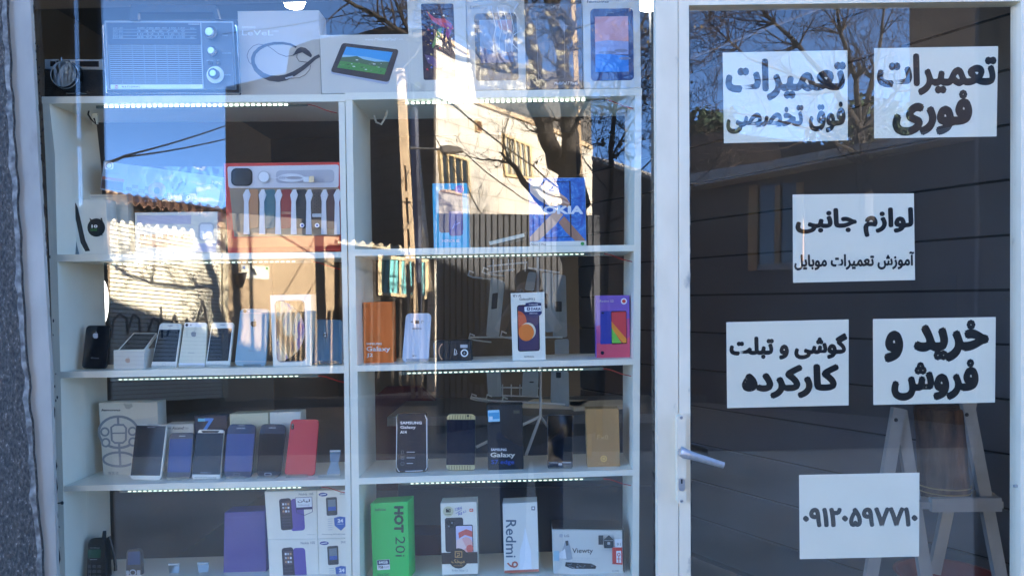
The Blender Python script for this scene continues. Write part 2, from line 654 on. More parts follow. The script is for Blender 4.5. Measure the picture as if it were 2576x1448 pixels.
TERR = ramp_mat('terrazzo', 'noise', 190, [(.28, (38, 36, 34)), (.45, (64, 60, 56)), (.58, (80, 75, 69)), (.66, (98, 92, 85)), (.76, (160, 152, 142))], .75, stretch=(1, 1, .6), bump=.8)
SMEAR = ramp_mat('paint_smear', 'noise', 45, [(.36, (74, 71, 68)), (.5, (112, 110, 106)), (.62, (140, 138, 132)), (.8, (164, 161, 153))], .6, bump=.3)
METAL = M('worn_aluminium', (176, 177, 180), .38, metal=.7, noise=(120, .12))
GLASS = glass_mat('window_glass', .074, (.975, .992, .982), dust_and_glare=.006)
DGLASS = glass_mat('door_glass', .09, (.985, .992, .988), wave=(1.3, .0011), dust_and_glare=.006)

pier = MB()
ed = [(-1, -80)]
edge = rough_edge((10, -80), (66, 919), 34, 2.5, 1)+rough_edge((66, 919), (112, 1530), 22, 3, 2)[1:]
pxprism(pier, [(-420, -80)]+edge+[(-420, 1530)], -.024, .02, TERR)
po = tag(pier.build('stone_pier'), 'speckled grey stone pier with smeared white paint at the edge of the window', 'pier')
sm = MB()
e1 = [(x-7-3*abs(math.sin(i*.9))-abs(random.gauss(0, 4)), y) for i, (x, y) in enumerate(edge)]
for i in range(len(edge)-1):
    sm.add([P(*e1[i], -.0248), P(edge[i][0]+1, edge[i][1], -.0248), P(edge[i+1][0]+1, edge[i+1][1], -.0248), P(*e1[i+1], -.0248)], [(0, 3, 2, 1)], SMEAR)
sm.build('paint_smear', po)

win = thing('shop_window', 'large clear shop window in white painted frame mirroring the street and bare trees', 'shop window', P(888, 724, 0))
b = MB()
lj = [(14, -80), (72, -80), (76, 0), (96, 387), (126, 919), (146, 1530), (100, 1530), (62, 919), (36, 387)]
pxprism(b, lj, -.014, .012, JAMBP)
b.build('jamb', win)
b = MB()
pxprism(b, [(1649, -80), (1705, -80), (1707, 1530), (1655, 1530)], -.036, .034, PAINT)
b.build('post', win)
b = MB()
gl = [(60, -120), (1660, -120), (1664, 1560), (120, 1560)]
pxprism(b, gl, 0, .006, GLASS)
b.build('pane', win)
b = MB()
r = random.Random(5)
le = [(71, -80), (76, 0), (96, 387), (126, 919), (146, 1530)]
def lx(y):
    for (xa, ya), (xb, yb) in zip(le, le[1:]):
        if y <= yb:
            return xa+(xb-xa)*(y-ya)/(yb-ya)
    return le[-1][0]
L_, R_ = [], []
for i in range(90):
    y = -70+i*18
    L_.append((lx(y)-2, y))
    R_.append((lx(y)+3+abs(r.gauss(0, 3.2)), y))
for i in range(89):
    b.add([P(*L_[i], -.004), P(*R_[i], -.004), P(*R_[i+1], -.004), P(*L_[i+1], -.004)], [(0, 1, 2, 3)], SEAL)
for i in range(70):
    y = r.uniform(80, 420) if r.random() < .6 else r.uniform(0, 1450)
    x = lx(y)+r.uniform(3, 16)
    s_ = r.uniform(1, 3.2)
    pts = [(x+math.cos(a)*s_*r.uniform(.4, 1), y+math.sin(a)*s_*r.uniform(.6, 2.4)) for a in (0, 1.2, 2.5, 3.8, 5)]
    b.add([P(*p, -.003) for p in pts], [tuple(range(5))], SEAL)
for i in range(60):
    y = -60+i*26
    b.add([P(1646-abs(r.gauss(0, 1.5)), y, -.003), P(1654, y, -.003), P(1654, y+26, -.003), P(1647, y+26, -.003)], [(0, 1, 2, 3)], SEAL)
b.build('sealant', win)

# ---- door
door = thing('glass_door', 'white framed glass shop door with lever handle and paper notices behind its pane', 'door', P(2150, 724, -.02))
b = MB()
pxprism(b, [(1706.5, -80), (1733, -80), (1733, 12), (1738, 1530), (1708.5, 1530)], -.035, .04, DOORPAINT)
b.build('stile', door)
b = MB()
pxprism(b, [(2569, -80), (2660, -80), (2660, 1530), (2567, 1530)], -.035, .04, DOORPAINT)
b.build('stile', door)
b = MB()
tp = rough_edge((1733.2, 13), (2569, 2), 60, .8, 8)
pxprism(b, [(1733.2, -80)]+tp+[(2569, -80)], -.034, .038, DOORPAINT)
b.build('top_rail', door)
b = MB()
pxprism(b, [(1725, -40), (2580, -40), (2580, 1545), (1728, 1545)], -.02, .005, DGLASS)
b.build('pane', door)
b = MB()
r = random.Random(6)
for i in range(70):
    x = 1735+i*12
    y = 13-(x-1735)*.013
    b.add([P(x, y-1, -.0206), P(x+12, y-1, -.0206), P(x+12, y+abs(r.gauss(0, 1.6)), -.0206), P(x, y+abs(r.gauss(0, 1.6)), -.0206)], [(0, 1, 2, 3)], SEAL if r.random() < .75 else SMEAR)
for i in range(60):
    y = 14+i*24
    x = 1733+i*24*.0034
    b.add([P(x-1, y, -.0206), P(x+1+abs(r.gauss(0, 1)), y, -.0206), P(x+1+abs(r.gauss(0, 1)), y+24, -.0206), P(x-1, y+24, -.0206)], [(0, 1, 2, 3)], SEAL if r.random() < .7 else SMEAR)
b.build('sealant', door)
# handle
hp = MB()
yy = -.0435
pl = []
q = [(1703.5, 1046), (1725, 1042), (1726.5, 1264), (1704.5, 1268)]
def rrect(q, rr_, seg=4):
    q = [Vector(p) for p in q]
    out = []
    for i in range(4):
        p, a, b2 = q[i], (q[i-1]-q[i]).normalized(), (q[(i+1) % 4]-q[i]).normalized()
        for t in range(seg+1):
            th = t/seg*math.pi/2
            out.append(tuple(p+(a+b2)*rr_-b2*rr_*math.cos(th)-a*rr_*math.sin(th)))
    return out
pxprism(hp, rrect(q, 6), -.060, .0245, PAINT)
plate = hp.build('lock_plate', door)
for cx, cy in ((1714, 1050), (1715, 1260)):
    s_ = MB()
    s_.lathe(P(cx, cy, -.060), (0, -1, 0), [(.004, 0), (.0035, .0012), (.001, .0018)], METAL, 12)
    s_.box(P(cx, cy, -.0622), (.003, .0003, .0005), M('screw_slot', (70, 70, 74), .6))
    s_.build('screw', plate)
cy_ = MB()
pxprism(cy_, rrect([(1708, 1203), (1723, 1203), (1723, 1235), (1708, 1235)], 7), -.0640, .004, METAL)
pxprism(cy_, [(1713.5, 1205), (1717, 1205), (1717, 1216), (1713.5, 1216)], -.0646, .0005, M('keyhole', (20, 20, 22), .8))
cy_.build('lock_cylinder', plate)
lv = MB()
h0 = P(1714, 1137, -.06)
lv.tube([h0, h0+Vector((0, -.03, 0))], [.0095, .0085], METAL, 14)
h1 = P(1714, 1137, -.092)
lpts = [P(1712, 1134, -.092), P(1722, 1140, -.097), P(1745, 1147, -.100), P(1782, 1158, -.101), P(1821, 1170, -.099)]
vsq, n_ = [], len(lpts)
b = MB()
for i, p in enumerate(lpts):
    hgt = [.0115, .012, .0095, .0085, .0075][i]
    th = [.008, .008, .0065, .006, .0055][i]
    t = Vector((.955, 0, -.297))
    nn = Vector((.297, 0, .955))
    for a in range(12):
        an = 2*math.pi*a/12
        vsq.append(p+nn*hgt*math.cos(an)+Vector((0, 1, 0))*th*math.sin(an))
fsq = [[i*12+a, i*12+(a+1) % 12, (i+1)*12+(a+1) % 12, (i+1)*12+a] for i in range(n_-1) for a in range(12)]
fsq += [list(range(11, -1, -1)), [(n_-1)*12+a for a in range(12)]]
lv.add(vsq, fsq, METAL, True)
lv.build('lever_handle', door)
nl = MB()
for yq in (803, ):
    nl.lathe(P(2563, 1222, -.022), (1, 0, 0), [(.0035, -.012), (.0035, .006), (.001, .007)], METAL, 8)
nl.build('bolt', door)

# ---- paper notices behind the door glass
PAPER = M('white_paper', (252, 241, 216), .55, noise=(5, .03), bump=(9, .12))
TONER = M('black_toner', (13, 12, 16), .35)
def notice(label, quad, lines):
    it = Item('paper_notice', label, 'notice', 'D', quad, -.0140, .0004, PAPER, group='paper notices on the door', c=.0001, part='sheet')
    for i, (t, x0, y0, x1, y1, sl_, bold, ar) in enumerate(lines):
        it.text(TONER, t, x0, y0, x1, y1, bold=bold, slope=sl_, ar=ar, res=5, name=('lettering', i))
    return it.done()
notice('notice with large upper line over a smaller second line, nearest the door post', [(1818, 132), (2132, 126), (2133, 353), (1821, 360)],
       [('تعمیرات', 1825, 149, 2128, 255, 5, .05, True), ('فوق تخصصی', 1827, 259, 2127, 337, 4, .045, True)])
notice('notice with two big lines, high in the right corner of the door', [(2199, 121), (2511, 116), (2507, 343), (2199, 348)],
       [('تعمیرات', 2206, 136, 2507, 242, 5, .05, True), ('فوری', 2245, 229, 2446, 342, 4, .06, True)])
notice('notice with a medium line above a line of small print, alone in the second row', [(1994, 489), (2299, 486), (2302, 704), (1995, 711)],
       [('لوازم جانبی', 2001, 524, 2298, 598, 3, .05, True), ('آموزش تعمیرات موبایل', 1998, 635, 2300, 680, 3, .04, True)])
notice('notice with two lines about used phones and tablets, straight above the door handle level', [(1827, 810), (2135, 803), (2135, 1019), (1829, 1026)],
       [('گوشی و تبلت', 1835, 841, 2132, 906, 4, .055, True), ('کارکرده', 1866, 918, 2111, 1004, 4, .06, True)])
notice('notice with two very large lines, hung above the white step stool', [(2196, 802), (2505, 797), (2503, 1012), (2197, 1018)],
       [('خرید و', 2224, 806, 2488, 912, 3, .06, True), ('فروش', 2242, 905, 2462, 1008, 3, .06, True)])
it = notice('notice with a single row of phone digits, lowest on the door', [(2010, 1194), (2313, 1188), (2312, 1399), (2012, 1406)],
            [('۰۹۱۲۰۵۹۷۷۱۰', 2019, 1276, 2309, 1326, 2, .05, False)])

# ---- shop building round the glass
STUC = M('grey_render', (150, 146, 140), .85, noise=(3, .12), bump=(30, .2))
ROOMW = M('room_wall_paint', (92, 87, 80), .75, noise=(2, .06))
b = MB()
xl, xr = P(-420, 724, 0).x, P(2660, 724, 0).x
b.box((2, 1.9, 4.15), (14, 1.92, 1.2), STUC)
b.box((.3, .12, 2.70), (2.4, .13, .245), STUC)                      # storey above the window
b.box((xl-4, .012, 1.47), (4.0, .03, 1.47), STUC)
b.box((xr+5.5, .012, 1.47), (5.5, .03, 1.47), STUC)
b.box((.3, .12, .34), (1.9, .10, .34), STUC)                       # low wall under the window
tag(b.build('shop_building'), 'plain rendered shop building above and beside the window', 'building')
b = MB()
b.box((.4, 2.1, .08), (3.2, 1.98, .08), M('floor_tile', (95, 90, 86), .4, noise=(4, .1)))
tag(b.build('shop_floor'), kind='structure')
b = MB()
b.box((.4, 4.05, 1.55), (3.2, .05, 1.4), ROOMW)
tag(b.build('shop_back_wall'), kind='structure')
b = MB()
b.box((-2.1, 2.2, 1.55), (.05, 1.8, 1.4), ROOMW)
tag(b.build('shop_side_wall'), kind='structure')
b = MB()
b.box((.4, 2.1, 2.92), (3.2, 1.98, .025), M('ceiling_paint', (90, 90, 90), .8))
tag(b.build('shop_ceiling'), kind='structure')

# ---- grooved wall panel on the right hand side of the room
SLAT = M('grey_panel_board', (88, 90, 97), .5, noise=(3, .07))
GROOVE = M('dark_groove', (34, 34, 36), .8)  # dark backing board showing between the panel boards
def plan(px, L):
    p = P(px, 760, L-1.85)
    return Vector((p.x, p.y, 0))
qa, qb = plan(1738, 4.08), plan(2570, 2.73)
n_ = Vector(((qb-qa).y, -(qb-qa).x, 0)).normalized()
if n_.y > 0:
    n_ = -n_
a_, b_ = qa+(qa-qb)*.62, qa+(qb-qa)*1.45
if a_.y > 3.95:
    a_ = qa+(qa-qb)*((3.95-qa.y)/(qa.y-qb.y))
z0 = on_plane(1738, 835, qa, n_).z
sw = thing('slat_wall_panel', 'grey grooved wall panel with dark horizontal grooves running to the back of the shop', 'wall panel', Vector((qa.x, qa.y, .16)))
b, g = MB(), MB()
for i in range(-8, 8):
    z = z0+i*.2003
    lo, hi = max(z+.005, .17), min(z+.195, 2.88)
    if hi-lo < .05:
        continue
    b.prism([Vector((a_.x, a_.y, lo)), Vector((b_.x, b_.y, lo)), Vector((b_.x, b_.y, hi)), Vector((a_.x, a_.y, hi))], -n_*.016, SLAT)
g.prism([Vector((a_.x, a_.y, .17))-n_*.018, Vector((b_.x, b_.y, .17))-n_*.018, Vector((b_.x, b_.y, 2.88))-n_*.018, Vector((a_.x, a_.y, 2.88))-n_*.018], -n_*.01, GROOVE)
b.build('panel_board', sw)
g.build('groove_backing', sw)

# ================================================================== display cabinets
YF, DEP = .08, .215
def cabinet(label, L, R, top, shelves):
    """L, R: outer/inner front edges of the side panels [(y, outer, inner)...]; top / shelves: (x0,y0a,y0b,x1,y1a,y1b)"""
    c = thing('display_cabinet', label, 'display cabinet', P((L[0][1]+R[0][1])/2, 1600, YF+DEP/2), 'display cabinets in the window')
    for S in (L, R):
        m = MB()
        pts = [(o, y) for y, o, i in S]+[(i, y) for y, o, i in reversed(S)]
        pxprism(m, pts, YF+.002, DEP-.002, LAMIN)
        m.build('side_panel', c)
    x0, a0, b0, x1, a1, b1 = top
    m = MB()
    pxprism(m, [(x0, a0), (x1, a1), (x1, b1), (x0, b0)], YF, DEP, LAMIN)
    m.build('top_panel', c)
    for x0, a0, b0, x1, a1, b1 in shelves:
        m = MB()
        pxprism(m, [(x0, a0), (x1, a1), (x1, b1), (x0, b0)], YF+.001, DEP-.003, LAMIN)
        m.build('shelf', c)
    return c
cabinet('white open display cabinet nearest the stone pier, with the radio on top',
        [(259, 107, 124), (387, 114, 138), (640, 124, 144), (967, 135, 153), (1448, 150, 164), (1640, 156, 168)],
        [(256, 867, 851.5), (640, 873, 859), (938, 878, 865.5), (1220, 882, 868), (1640, 886, 872)],
        (105, 243, 260, 868, 236.6, 255),
        [(142, 640, 658, 860, 633.5, 648), (152, 935, 951, 866, 920, 938), (161, 1222, 1236, 869, 1205, 1220.5), (166, 1478, 1493, 872, 1458, 1473)])
cabinet('white open display cabinet beside the door, with tablet boxes on top',
        [(251, 868.5, 886.5), (387, 871, 888), (640, 876, 893), (938, 880, 899), (1220, 884, 903), (1640, 889, 907)],
        [(240, 1614, 1598), (640, 1612, 1595), (938, 1610, 1592.5), (1640, 1606, 1591)],
        (867, 233, 251, 1615, 222, 240),
        [(892, 627, 643.5, 1595, 615.5, 631), (898, 919, 934, 1592.7, 902, 917), (902, 1202, 1218, 1592, 1181, 1195), (906, 1472, 1488, 1591, 1451, 1467)])

# ---- LED strips under the boards
LEDM = M('led_light', (214, 240, 220), emit=.11)
LEDH = M('led_light_bright', (236, 255, 242), emit=.42)
LEDB = M('led_profile', (96, 108, 104), .4)
REDW = M('red_wire', (190, 40, 34), .4)
def led(label, k, x0, y0, x1, y1, n, rows=1, tape=0, lm=None):
    lm = lm or LEDM
    n = 34 if n > 34 else n
    a, b2 = K(k, x0, y0), K(k, x1, y1)
    y = .105
    A, B = P(*a, y), P(*b2, y)
    t = (B-A).normalized()
    up = Vector((0, 0, 1))
    root = thing('led_strip', label, 'light strip', (A+B)/2, 'light strips under the shelves')
    m = MB()
    e0, e1 = A-t*.02, B+t*(.02+tape)
    m.prism([e0-up*.0038, e1-up*.0038, e1+up*.0038, e0+up*.0038], (0, .004, 0), LEDB)
    m.build('profile', root)
    d = MB()
    for i in range(n):
        for r_ in range(rows):
            p = A+(B-A)*((i+.5)/n)+up*((.0018 if r_ else -.0018) if rows == 2 else 0)+t*((.25 if r_ else -.25)*(B-A).length/n if rows == 2 else 0)
            w = (B-A).length/n*.27
            h = .0019 if lm is LEDH else .0013
            d.prism([p-t*w-up*h, p+t*w-up*h, p+t*w+up*h, p-t*w+up*h], (0, -.0012, 0), lm)
    d.build('diodes', root)
    w = MB()
    w.tube([e1, e1+Vector((.02, .005, -.004)), e1+Vector((.05, .01, -.016)), e1+Vector((.075, .012, -.022))], .0012, REDW, 5)
    w.build('wire', root)
led('bright white light strip under the cabinet top, below the radio', '1', 770, 795, 2150, 778, 34, 1, .03, LEDH)
led('white light strip under the shelf of the red watch box', '4', 700, 690, 1860, 675, 40, 1, .02)
led('white light strip under the shelf of the fruit emblem phones', '7', 810, 97, 2060, 72, 38, 1, .03)
led('white light strip under the shelf of the red phone', '7', 875, 866, 2080, 838, 38, 1, .03)
led('bright greenish light strip under the cabinet top, below the tablet boxes', '2', 580, 768, 1930, 744, 34, 1, .03, LEDH)
led('greenish light strip under the shelf of the cyan and blue boxes', '5', 490, 650, 1620, 628, 46, 1, .03)
led('bluish light strip under the shelf of the orange box', '5', 500, 1376, 1615, 1350, 46, 1, .03)
led('white light strip under the shelf of the gold box', '8', 570, 812, 1770, 781, 46, 1, .03)

# ---- hanging lamps in the shop
LAMPM = M('lamp_glow', (255, 250, 240), emit=1.2)
def lamp(label, px, py, y, r_):
    c = P(px, py, y)
    root = thing('ceiling_lamp', label, 'lamp', c)
    m = MB()
    m.lathe(c, (0, 0, 1), [(r_*.35, -r_*1.0), (r_*.8, -r_*.85), (r_, -r_*.4), (r_, r_*.9), (r_*.85, r_*1.4)], LAMPM, 20)
    m.build('lamp_shade', root)
    m = MB()
    m.tube([c+Vector((0, 0, r_*1.3)), Vector((c.x, c.y, 2.6))], .004, M('lamp_cord', (200, 200, 200)), 6)
    m.build('cord', root)
lamp('glowing white lamp hanging behind the headphone box', 740, -8, .9, .042)
lamp('glowing white lamp hanging behind the tablet box beside the door post', 1634, -14, 1.1, .06)
b = MB()
ov = [(250+19*math.sin(t)*(1 if math.sin(t) > 0 else .0), 760-60*math.cos(t)) for t in [math.pi*i/14 for i in range(15)]]
pxprism(b, ov, .34, .01, M('round_light', (255, 255, 250), emit=.2))
tag(b.build('wall_light'), 'bright half hidden oval light behind the black phone', 'wall light')

# ---- wire display rack with hanging phone cases
WIRE = M('white_wire', (205, 207, 206), .4)
CASE = M('pale_case_pack', (150, 158, 160), .35, noise=(12, .15))
DARKP = M('dark_print', (45, 38, 36), .5)
PACK = glass_mat('clear_pack', .12, (.93, .95, .95), .12)
rk = thing('wire_display_rack', 'white wire rack with hooks standing behind the cabinet shelves', 'display rack', P(1345, 1600, .62))
YR = .62
def c5w(x, y, yd=YR): return P(*K('5', x, y), yd)
def c8w(x, y, yd=YR): return P(*K('8', x, y), yd)
m = MB()
m.tube([c5w(1325, 600), c5w(1325, 1100), c8w(1472, 40), c8w(1470, 360)], .0045, WIRE, 8)
m.build('post', rk)
for e in ((1030, 560), (1372, 615), (1560, 470)):
    m = MB()
    m.tube([c8w(1470, 350), c8w(e[0], e[1], YR-.12 if e[0] != 1560 else YR+.2)], .005, WIRE, 8)
    m.build('leg', rk)
m = MB()
for y0 in (690, ):
    m.tube([c5w(1010, 705), c5w(1260, 680), c5w(1262, 715), c5w(1460, 745)], .003, WIRE, 6)
    m.tube([c5w(1010, 745), c5w(1180, 725)], .003, WIRE, 6)
    for x in (1045, 1095, 1140, 1165, 1245):
        m.tube([c5w(x, 660), c5w(x, 735), c5w(x, 735, YR-.05)], .002, WIRE, 5)
m.build('cross_bar', rk)
m = MB()
m.tube([c5w(900, 1150), c5w(1480, 1150)], .003, WIRE, 6)
m.build('cross_bar', rk)
m = MB()
m.tube([c8w(990, 215), c8w(1120, 240), c8w(1640, 268)], .0035, WIRE, 6)
m.tube([c8w(1195, 205), c8w(1460, 215)], .0025, WIRE, 6)
m.tube([c8w(1195, 150), c8w(1460, 155)], .0025, WIRE, 6)
for x in (1210, 1270, 1330, 1390, 1450):
    m.tube([c8w(x, 130), c8w(x, 215)], .002, WIRE, 5)
m.build('cross_bar', rk)
for kx, x, y in (('5', 895, 750), ('5', 985, 730), ('5', 900, 1145), ('5', 1100, 1130), ('8', 1000, 215), ('8', 1105, 220), ('8', 1215, 235)):
    m = MB()
    p = P(*K(kx, x, y), YR-.09)
    q_ = P(*K(kx, x+130, y+35), YR)
    m.tube([q_, p+Vector((.01, .01, -.012)), p+Vector((-.004, 0, -.006)), p+Vector((0, 0, .009)), p+Vector((.014, .006, .002))], .0028, WIRE, 6)
    m.build('hook', rk)
def pack(label, k, pts, y, dark=None):
    it = Item('phone_case_pack', label, 'phone case', k, pts, y, .012, CASE, r=14, group='phone cases hanging on the wire rack', part='case')
    if dark:
        it.quad(DARKP, dark, 6, 'printed_picture')
    it.done()
pack('slim pale case pack with dark printed patch, hanging at the near end of the rack', '5', [(1030, 770), (1118, 800), (1080, 1150), (1000, 1145)], .57, [(1040, 875), (1075, 870), (1068, 970), (1032, 975)])
pack('pale case pack hanging half behind the tall white phone box', '5', [(1265, 740), (1318, 742), (1300, 860), (1240, 855)], .60)
pack('pale case pack with dark patch, hanging just past the tall white phone box', '5', [(1350, 745), (1420, 745), (1430, 1115), (1370, 1120)], .58, [(1365, 870), (1388, 880), (1385, 970), (1365, 965)])
pack('pale case pack at the far end of the rack with a brown square', '5', [(1425, 755), (1500, 760), (1510, 1150), (1420, 1155)], .66, [(1435, 925), (1475, 925), (1475, 990), (1435, 990)])
pack('pale case pack in the lower row near the purple phone box', '5', [(1430, 1165), (1520, 1160), (1520, 1330), (1435, 1335)], .64)
pack('pale case pack drooping below the bluish light strip', '8', [(1100, 40), (1195, 40), (1205, 215), (1110, 215)], .58)
pack('white labelled case pack in the middle of the lower row', '8', [(1350, 45), (1460, 45), (1450, 215), (1340, 210)], .60, [(1395, 110), (1425, 110), (1425, 118), (1395, 118)])
pack('wide pale case pack at the end of the lower row', '8', [(1545, 30), (1665, 40), (1670, 285), (1540, 260)], .62, [(1578, 45), (1612, 45), (1612, 85), (1578, 85)])

# ---- counter, chair and stool further in
ct = thing('shop_counter', 'white shop counter standing in the dim room behind the rack', 'counter', Vector((-.05, 1.5, .16)))
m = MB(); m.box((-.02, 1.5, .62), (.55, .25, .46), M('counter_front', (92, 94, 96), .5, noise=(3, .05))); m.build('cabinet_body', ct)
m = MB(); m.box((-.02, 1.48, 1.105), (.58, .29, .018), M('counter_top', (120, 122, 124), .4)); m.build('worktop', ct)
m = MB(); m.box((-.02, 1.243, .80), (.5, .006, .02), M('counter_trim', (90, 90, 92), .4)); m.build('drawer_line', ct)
for i, (x, y, rz, l) in enumerate(((.28, 1.4, .2, 'thin stack of white papers on the counter behind the glossy phone'), (.10, 1.45, -.3, 'open white booklet on the counter beside the rack leg'))):
    m = MB(); m.box((x, y, 1.123+.008), (.13, .09, .008), PAPER, rz); tag(m.build('paper_stack'), l, 'papers')
ch = thing('office_chair', 'dark red and black office chair in the dim room', 'chair', Vector((-.62, 1.35, .16)))
DR = M('dark_red_cloth', (84, 26, 28), .8); BK = M('black_plastic', (18, 18, 20), .5)
m = MB(); m.box((-.62, 1.35, .62), (.24, .23, .045), DR); m.build('seat', ch)
m = MB(); m.prism([(-.80, 1.6, .72), (-.44, 1.6, .72), (-.46, 1.66, 1.12), (-.54, 1.68, 1.19), (-.70, 1.68, 1.19), (-.78, 1.66, 1.12)], (0, .05, 0), DR); m.build('backrest', ch)
m = MB(); m.tube([(-.62, 1.35, .30), (-.62, 1.35, .58)], .025, BK, 8); m.build('column', ch)
for i in range(5):
    a = 2*math.pi*i/5
    m = MB(); m.tube([(-.62, 1.35, .30), (-.62+.26*math.cos(a), 1.35+.26*math.sin(a), .20)], .02, BK, 6); m.build('leg', ch)

# ---- white step stool with a log on it, and a red basin, behind the door
OLDW = M('worn_white_wood', (150, 150, 148), .6, noise=(14, .1))
st = thing('step_stool', 'white wooden trestle stool with two splayed leg frames behind the door glass', 'stool', P(2400, 1800, .5))
YS = .42
def w9(x, y, yd): return P(*K('9', x, y), yd)
def bar(m, p, q, w, t, mat):
    p, q = Vector(p), Vector(q)
    d = (q-p).normalized()
    s_ = Vector((d.z, 0, -d.x)).normalized()*w/2
    m.prism([p-s_, p+s_, q+s_, q-s_], (0, t, 0), mat)
for a, b2, y in (((1755, 285), (1545, 1560), YS), ((1765, 300), (1960, 1560), YS+.015), ((2210, 250), (2460, 1560), YS+.03), ((2230, 240), (1990, 1380), YS+.19)):
    m = MB(); bar(m, w9(*a, y), w9(*b2, y), .036, .02, OLDW)
    lg = m.build('leg', st)
    if a[1] in (285, 250):
        s_ = MB(); s_.lathe(w9(a[0]-25 if a[1] == 285 else a[0]-12, a[1]+75, y-.001), (0, -1, 0), [(.006, 0), (.005, .002), (.001, .003)], M('dark_bolt', (40, 38, 38), .5), 10); s_.build('bolt', lg)
m = MB()
for i in range(5):
    f = i/5
    p0, p1 = w9(1895-6*i, 905-14*i, YS-.02+.055*i), w9(2440-14*i, 868-14*i, YS-.02+.055*i)
    p1.z = p0.z
    m.prism([p0, p1, p1+Vector((0, .045, 0)), p0+Vector((0, .045, 0))], (0, 0, -.02), OLDW)
m.build('seat', st)
m = MB(); p0, p1 = w9(1970, 925, YS-.03), w9(2430, 885, YS-.03); p1.z = p0.z
m.prism([p0+Vector((0, 0, .02)), p1+Vector((0, 0, .02)), p1-Vector((0, 0, .02)), p0-Vector((0, 0, .02))], (0, .02, 0), OLDW); m.build('rail', st)
BARK = ramp_mat('log_bark', 'noise', 9, [(.3, (44, 30, 20)), (.5, (86, 58, 38)), (.7, (108, 76, 52))], .9, stretch=(6, 6, 1), bump=.6)
c0, c1 = w9(2045, 855, YS+.1), w9(2020, 275, YS+.1)
m = MB()
R0 = (w9(2210, 850, YS+.1)-w9(1890, 850, YS+.1)).length/2
ax = (c1-c0)
m.lathe(c0, ax, [(R0*.97, 0), (R0, .02), (R0*.94, ax.length*.3), (R0*.95, ax.length*.7), (R0*1.0, ax.length*.97), (R0*.96, ax.length)], BARK, 26)
lg = tag(m.build('log_stump'), 'brown tree log standing on the white stool behind the door', 'log')
m = MB()
for f in (.06, .12):
    m.tube([c0+ax*f+Vector((math.cos(2*math.pi*i/20), math.sin(2*math.pi*i/20), 0))*R0*1.015 for i in range(21)], .002, M('straw_cord', (170, 140, 80), .7), 5, False)
m.build('cord', lg)
m = MB()
cb = w9(2070, 1390, .55)
m.lathe(cb+Vector((0, 0, -.09)), (0, 0, 1), [(.10, 0), (.15, .09), (.155, .095), (.145, .095), (.095, .01), (.01, .008)], M('red_plastic', (120, 30, 30), .35), 28)
tag(m.build('plastic_basin'), 'red plastic basin low behind the stool', 'basin')

m = MB(); c_ = P(*K('7', 425, 944), .078); m.tube([c_, c_+Vector((-.012, -.006, 0))], .002, BK, 8); m.lathe(c_+Vector((.002, -.001, 0)), (-.2, -1, 0), [(.005, 0), (.004, .002), (.001, .003)], BK, 10)
tag(m.build('screw'), 'black screw sticking out of the left side of the cabinet near its lowest shelves', 'screw')
# ================================================================== goods
def mm(name, r, g, b2, rough=.45):
    return M(name, (r, g, b2), rough)
SCREEN = M('dark_screen', (12, 13, 18), .08, .3)
NAVY = M('navy_screen', (20, 30, 62), .1)
BLUESCR = M('blue_screen', (36, 62, 128), .2)
SILV = M('silver_shell', (200, 208, 214), .3, metal=.2)
CHROME = M('chrome', (215, 216, 218), .18, metal=1)
GREYT = mm('grey_print', 130, 132, 136)
WHT = mm('white_print', 238, 238, 240)
LIGHTGREY = mm('light_grey_print', 188, 190, 194)
DKGREY = mm('dark_grey_print', 58, 60, 64)
BLUE = mm('blue_print', 40, 84, 170)
ORANGE = mm('orange_card', 232, 112, 28)
RED = mm('red_card', 214, 52, 40)
SKYB = mm('sky_blue_print', 60, 150, 215)
GREEN = mm('green_print', 70, 130, 60)
CREAM = mm('cream_print', 222, 214, 192)
WRAP = glass_mat('clear_wrap', .13, (.97, .97, .97), .10, wave=(16, .006))
ACRYL = glass_mat('clear_acrylic', .16, (.86, .90, .91), .03)

# ---------- on top of the cabinets
# rangefinder camera
k = 'a'; y = .14
it = Item('film_camera', 'old black and silver film camera with big lens on top of the cabinet corner', 'camera', k, [(640, 1000), (1500, 1000), (1500, 1400), (640, 1400)], y, .035, M('black_leatherette', (22, 21, 22), .6, bump=(300, .5)), r=20, part='body')
it.quad(SILV, [(655, 862), (1497, 866), (1497, 1012), (655, 1000)], 6, 'top_plate', .002)
BZ = mm('camera_window', 40, 34, 36, .15)
it.rect(INK, 730, 885, 805, 962, 4, 'viewfinder', .0008); it.rect(BZ, 742, 897, 793, 950, 3, 'viewfinder', .0004)
it.rect(INK, 820, 878, 1015, 960, 4, 'viewfinder', .0008); it.rect(BZ, 835, 890, 1002, 948, 3, 'viewfinder', .0004)
it.rect(LIGHTGREY, 1080, 872, 1447, 982, 8, 'viewfinder', .001); it.rect(BZ, 1095, 884, 1432, 968, 5, 'viewfinder', .0006)
it.ell(CHROME, 770, 1045, 26, 16, 'self_timer', th=.002)
it.done()
m = MB()
p0 = it.pt(1010, 1115); ax = it.n
rr_ = (it.pt(1010, 1115)-it.pt(1215, 1115)).length
m.lathe(p0, ax, [(rr_, 0), (rr_, .010), (rr_*.97, .012), (rr_*.97, .018), (rr_*.92, .019), (rr_*.90, .028), (rr_*.86, .028), (rr_*.80, .022)], M('lens_barrel', (30, 30, 32), .3, metal=.4), 32)
ln = m.build('lens', it.root)
for r0, h in ((rr_*.955, .0183), (rr_*.885, .0283)):
    m = MB()
    m.lathe(p0+ax*h, ax, [(r0, 0), (r0, .0012), (r0*.955, .0012), (r0*.955, 0)], SILV, 36)
    m.build('lens_ring', ln)
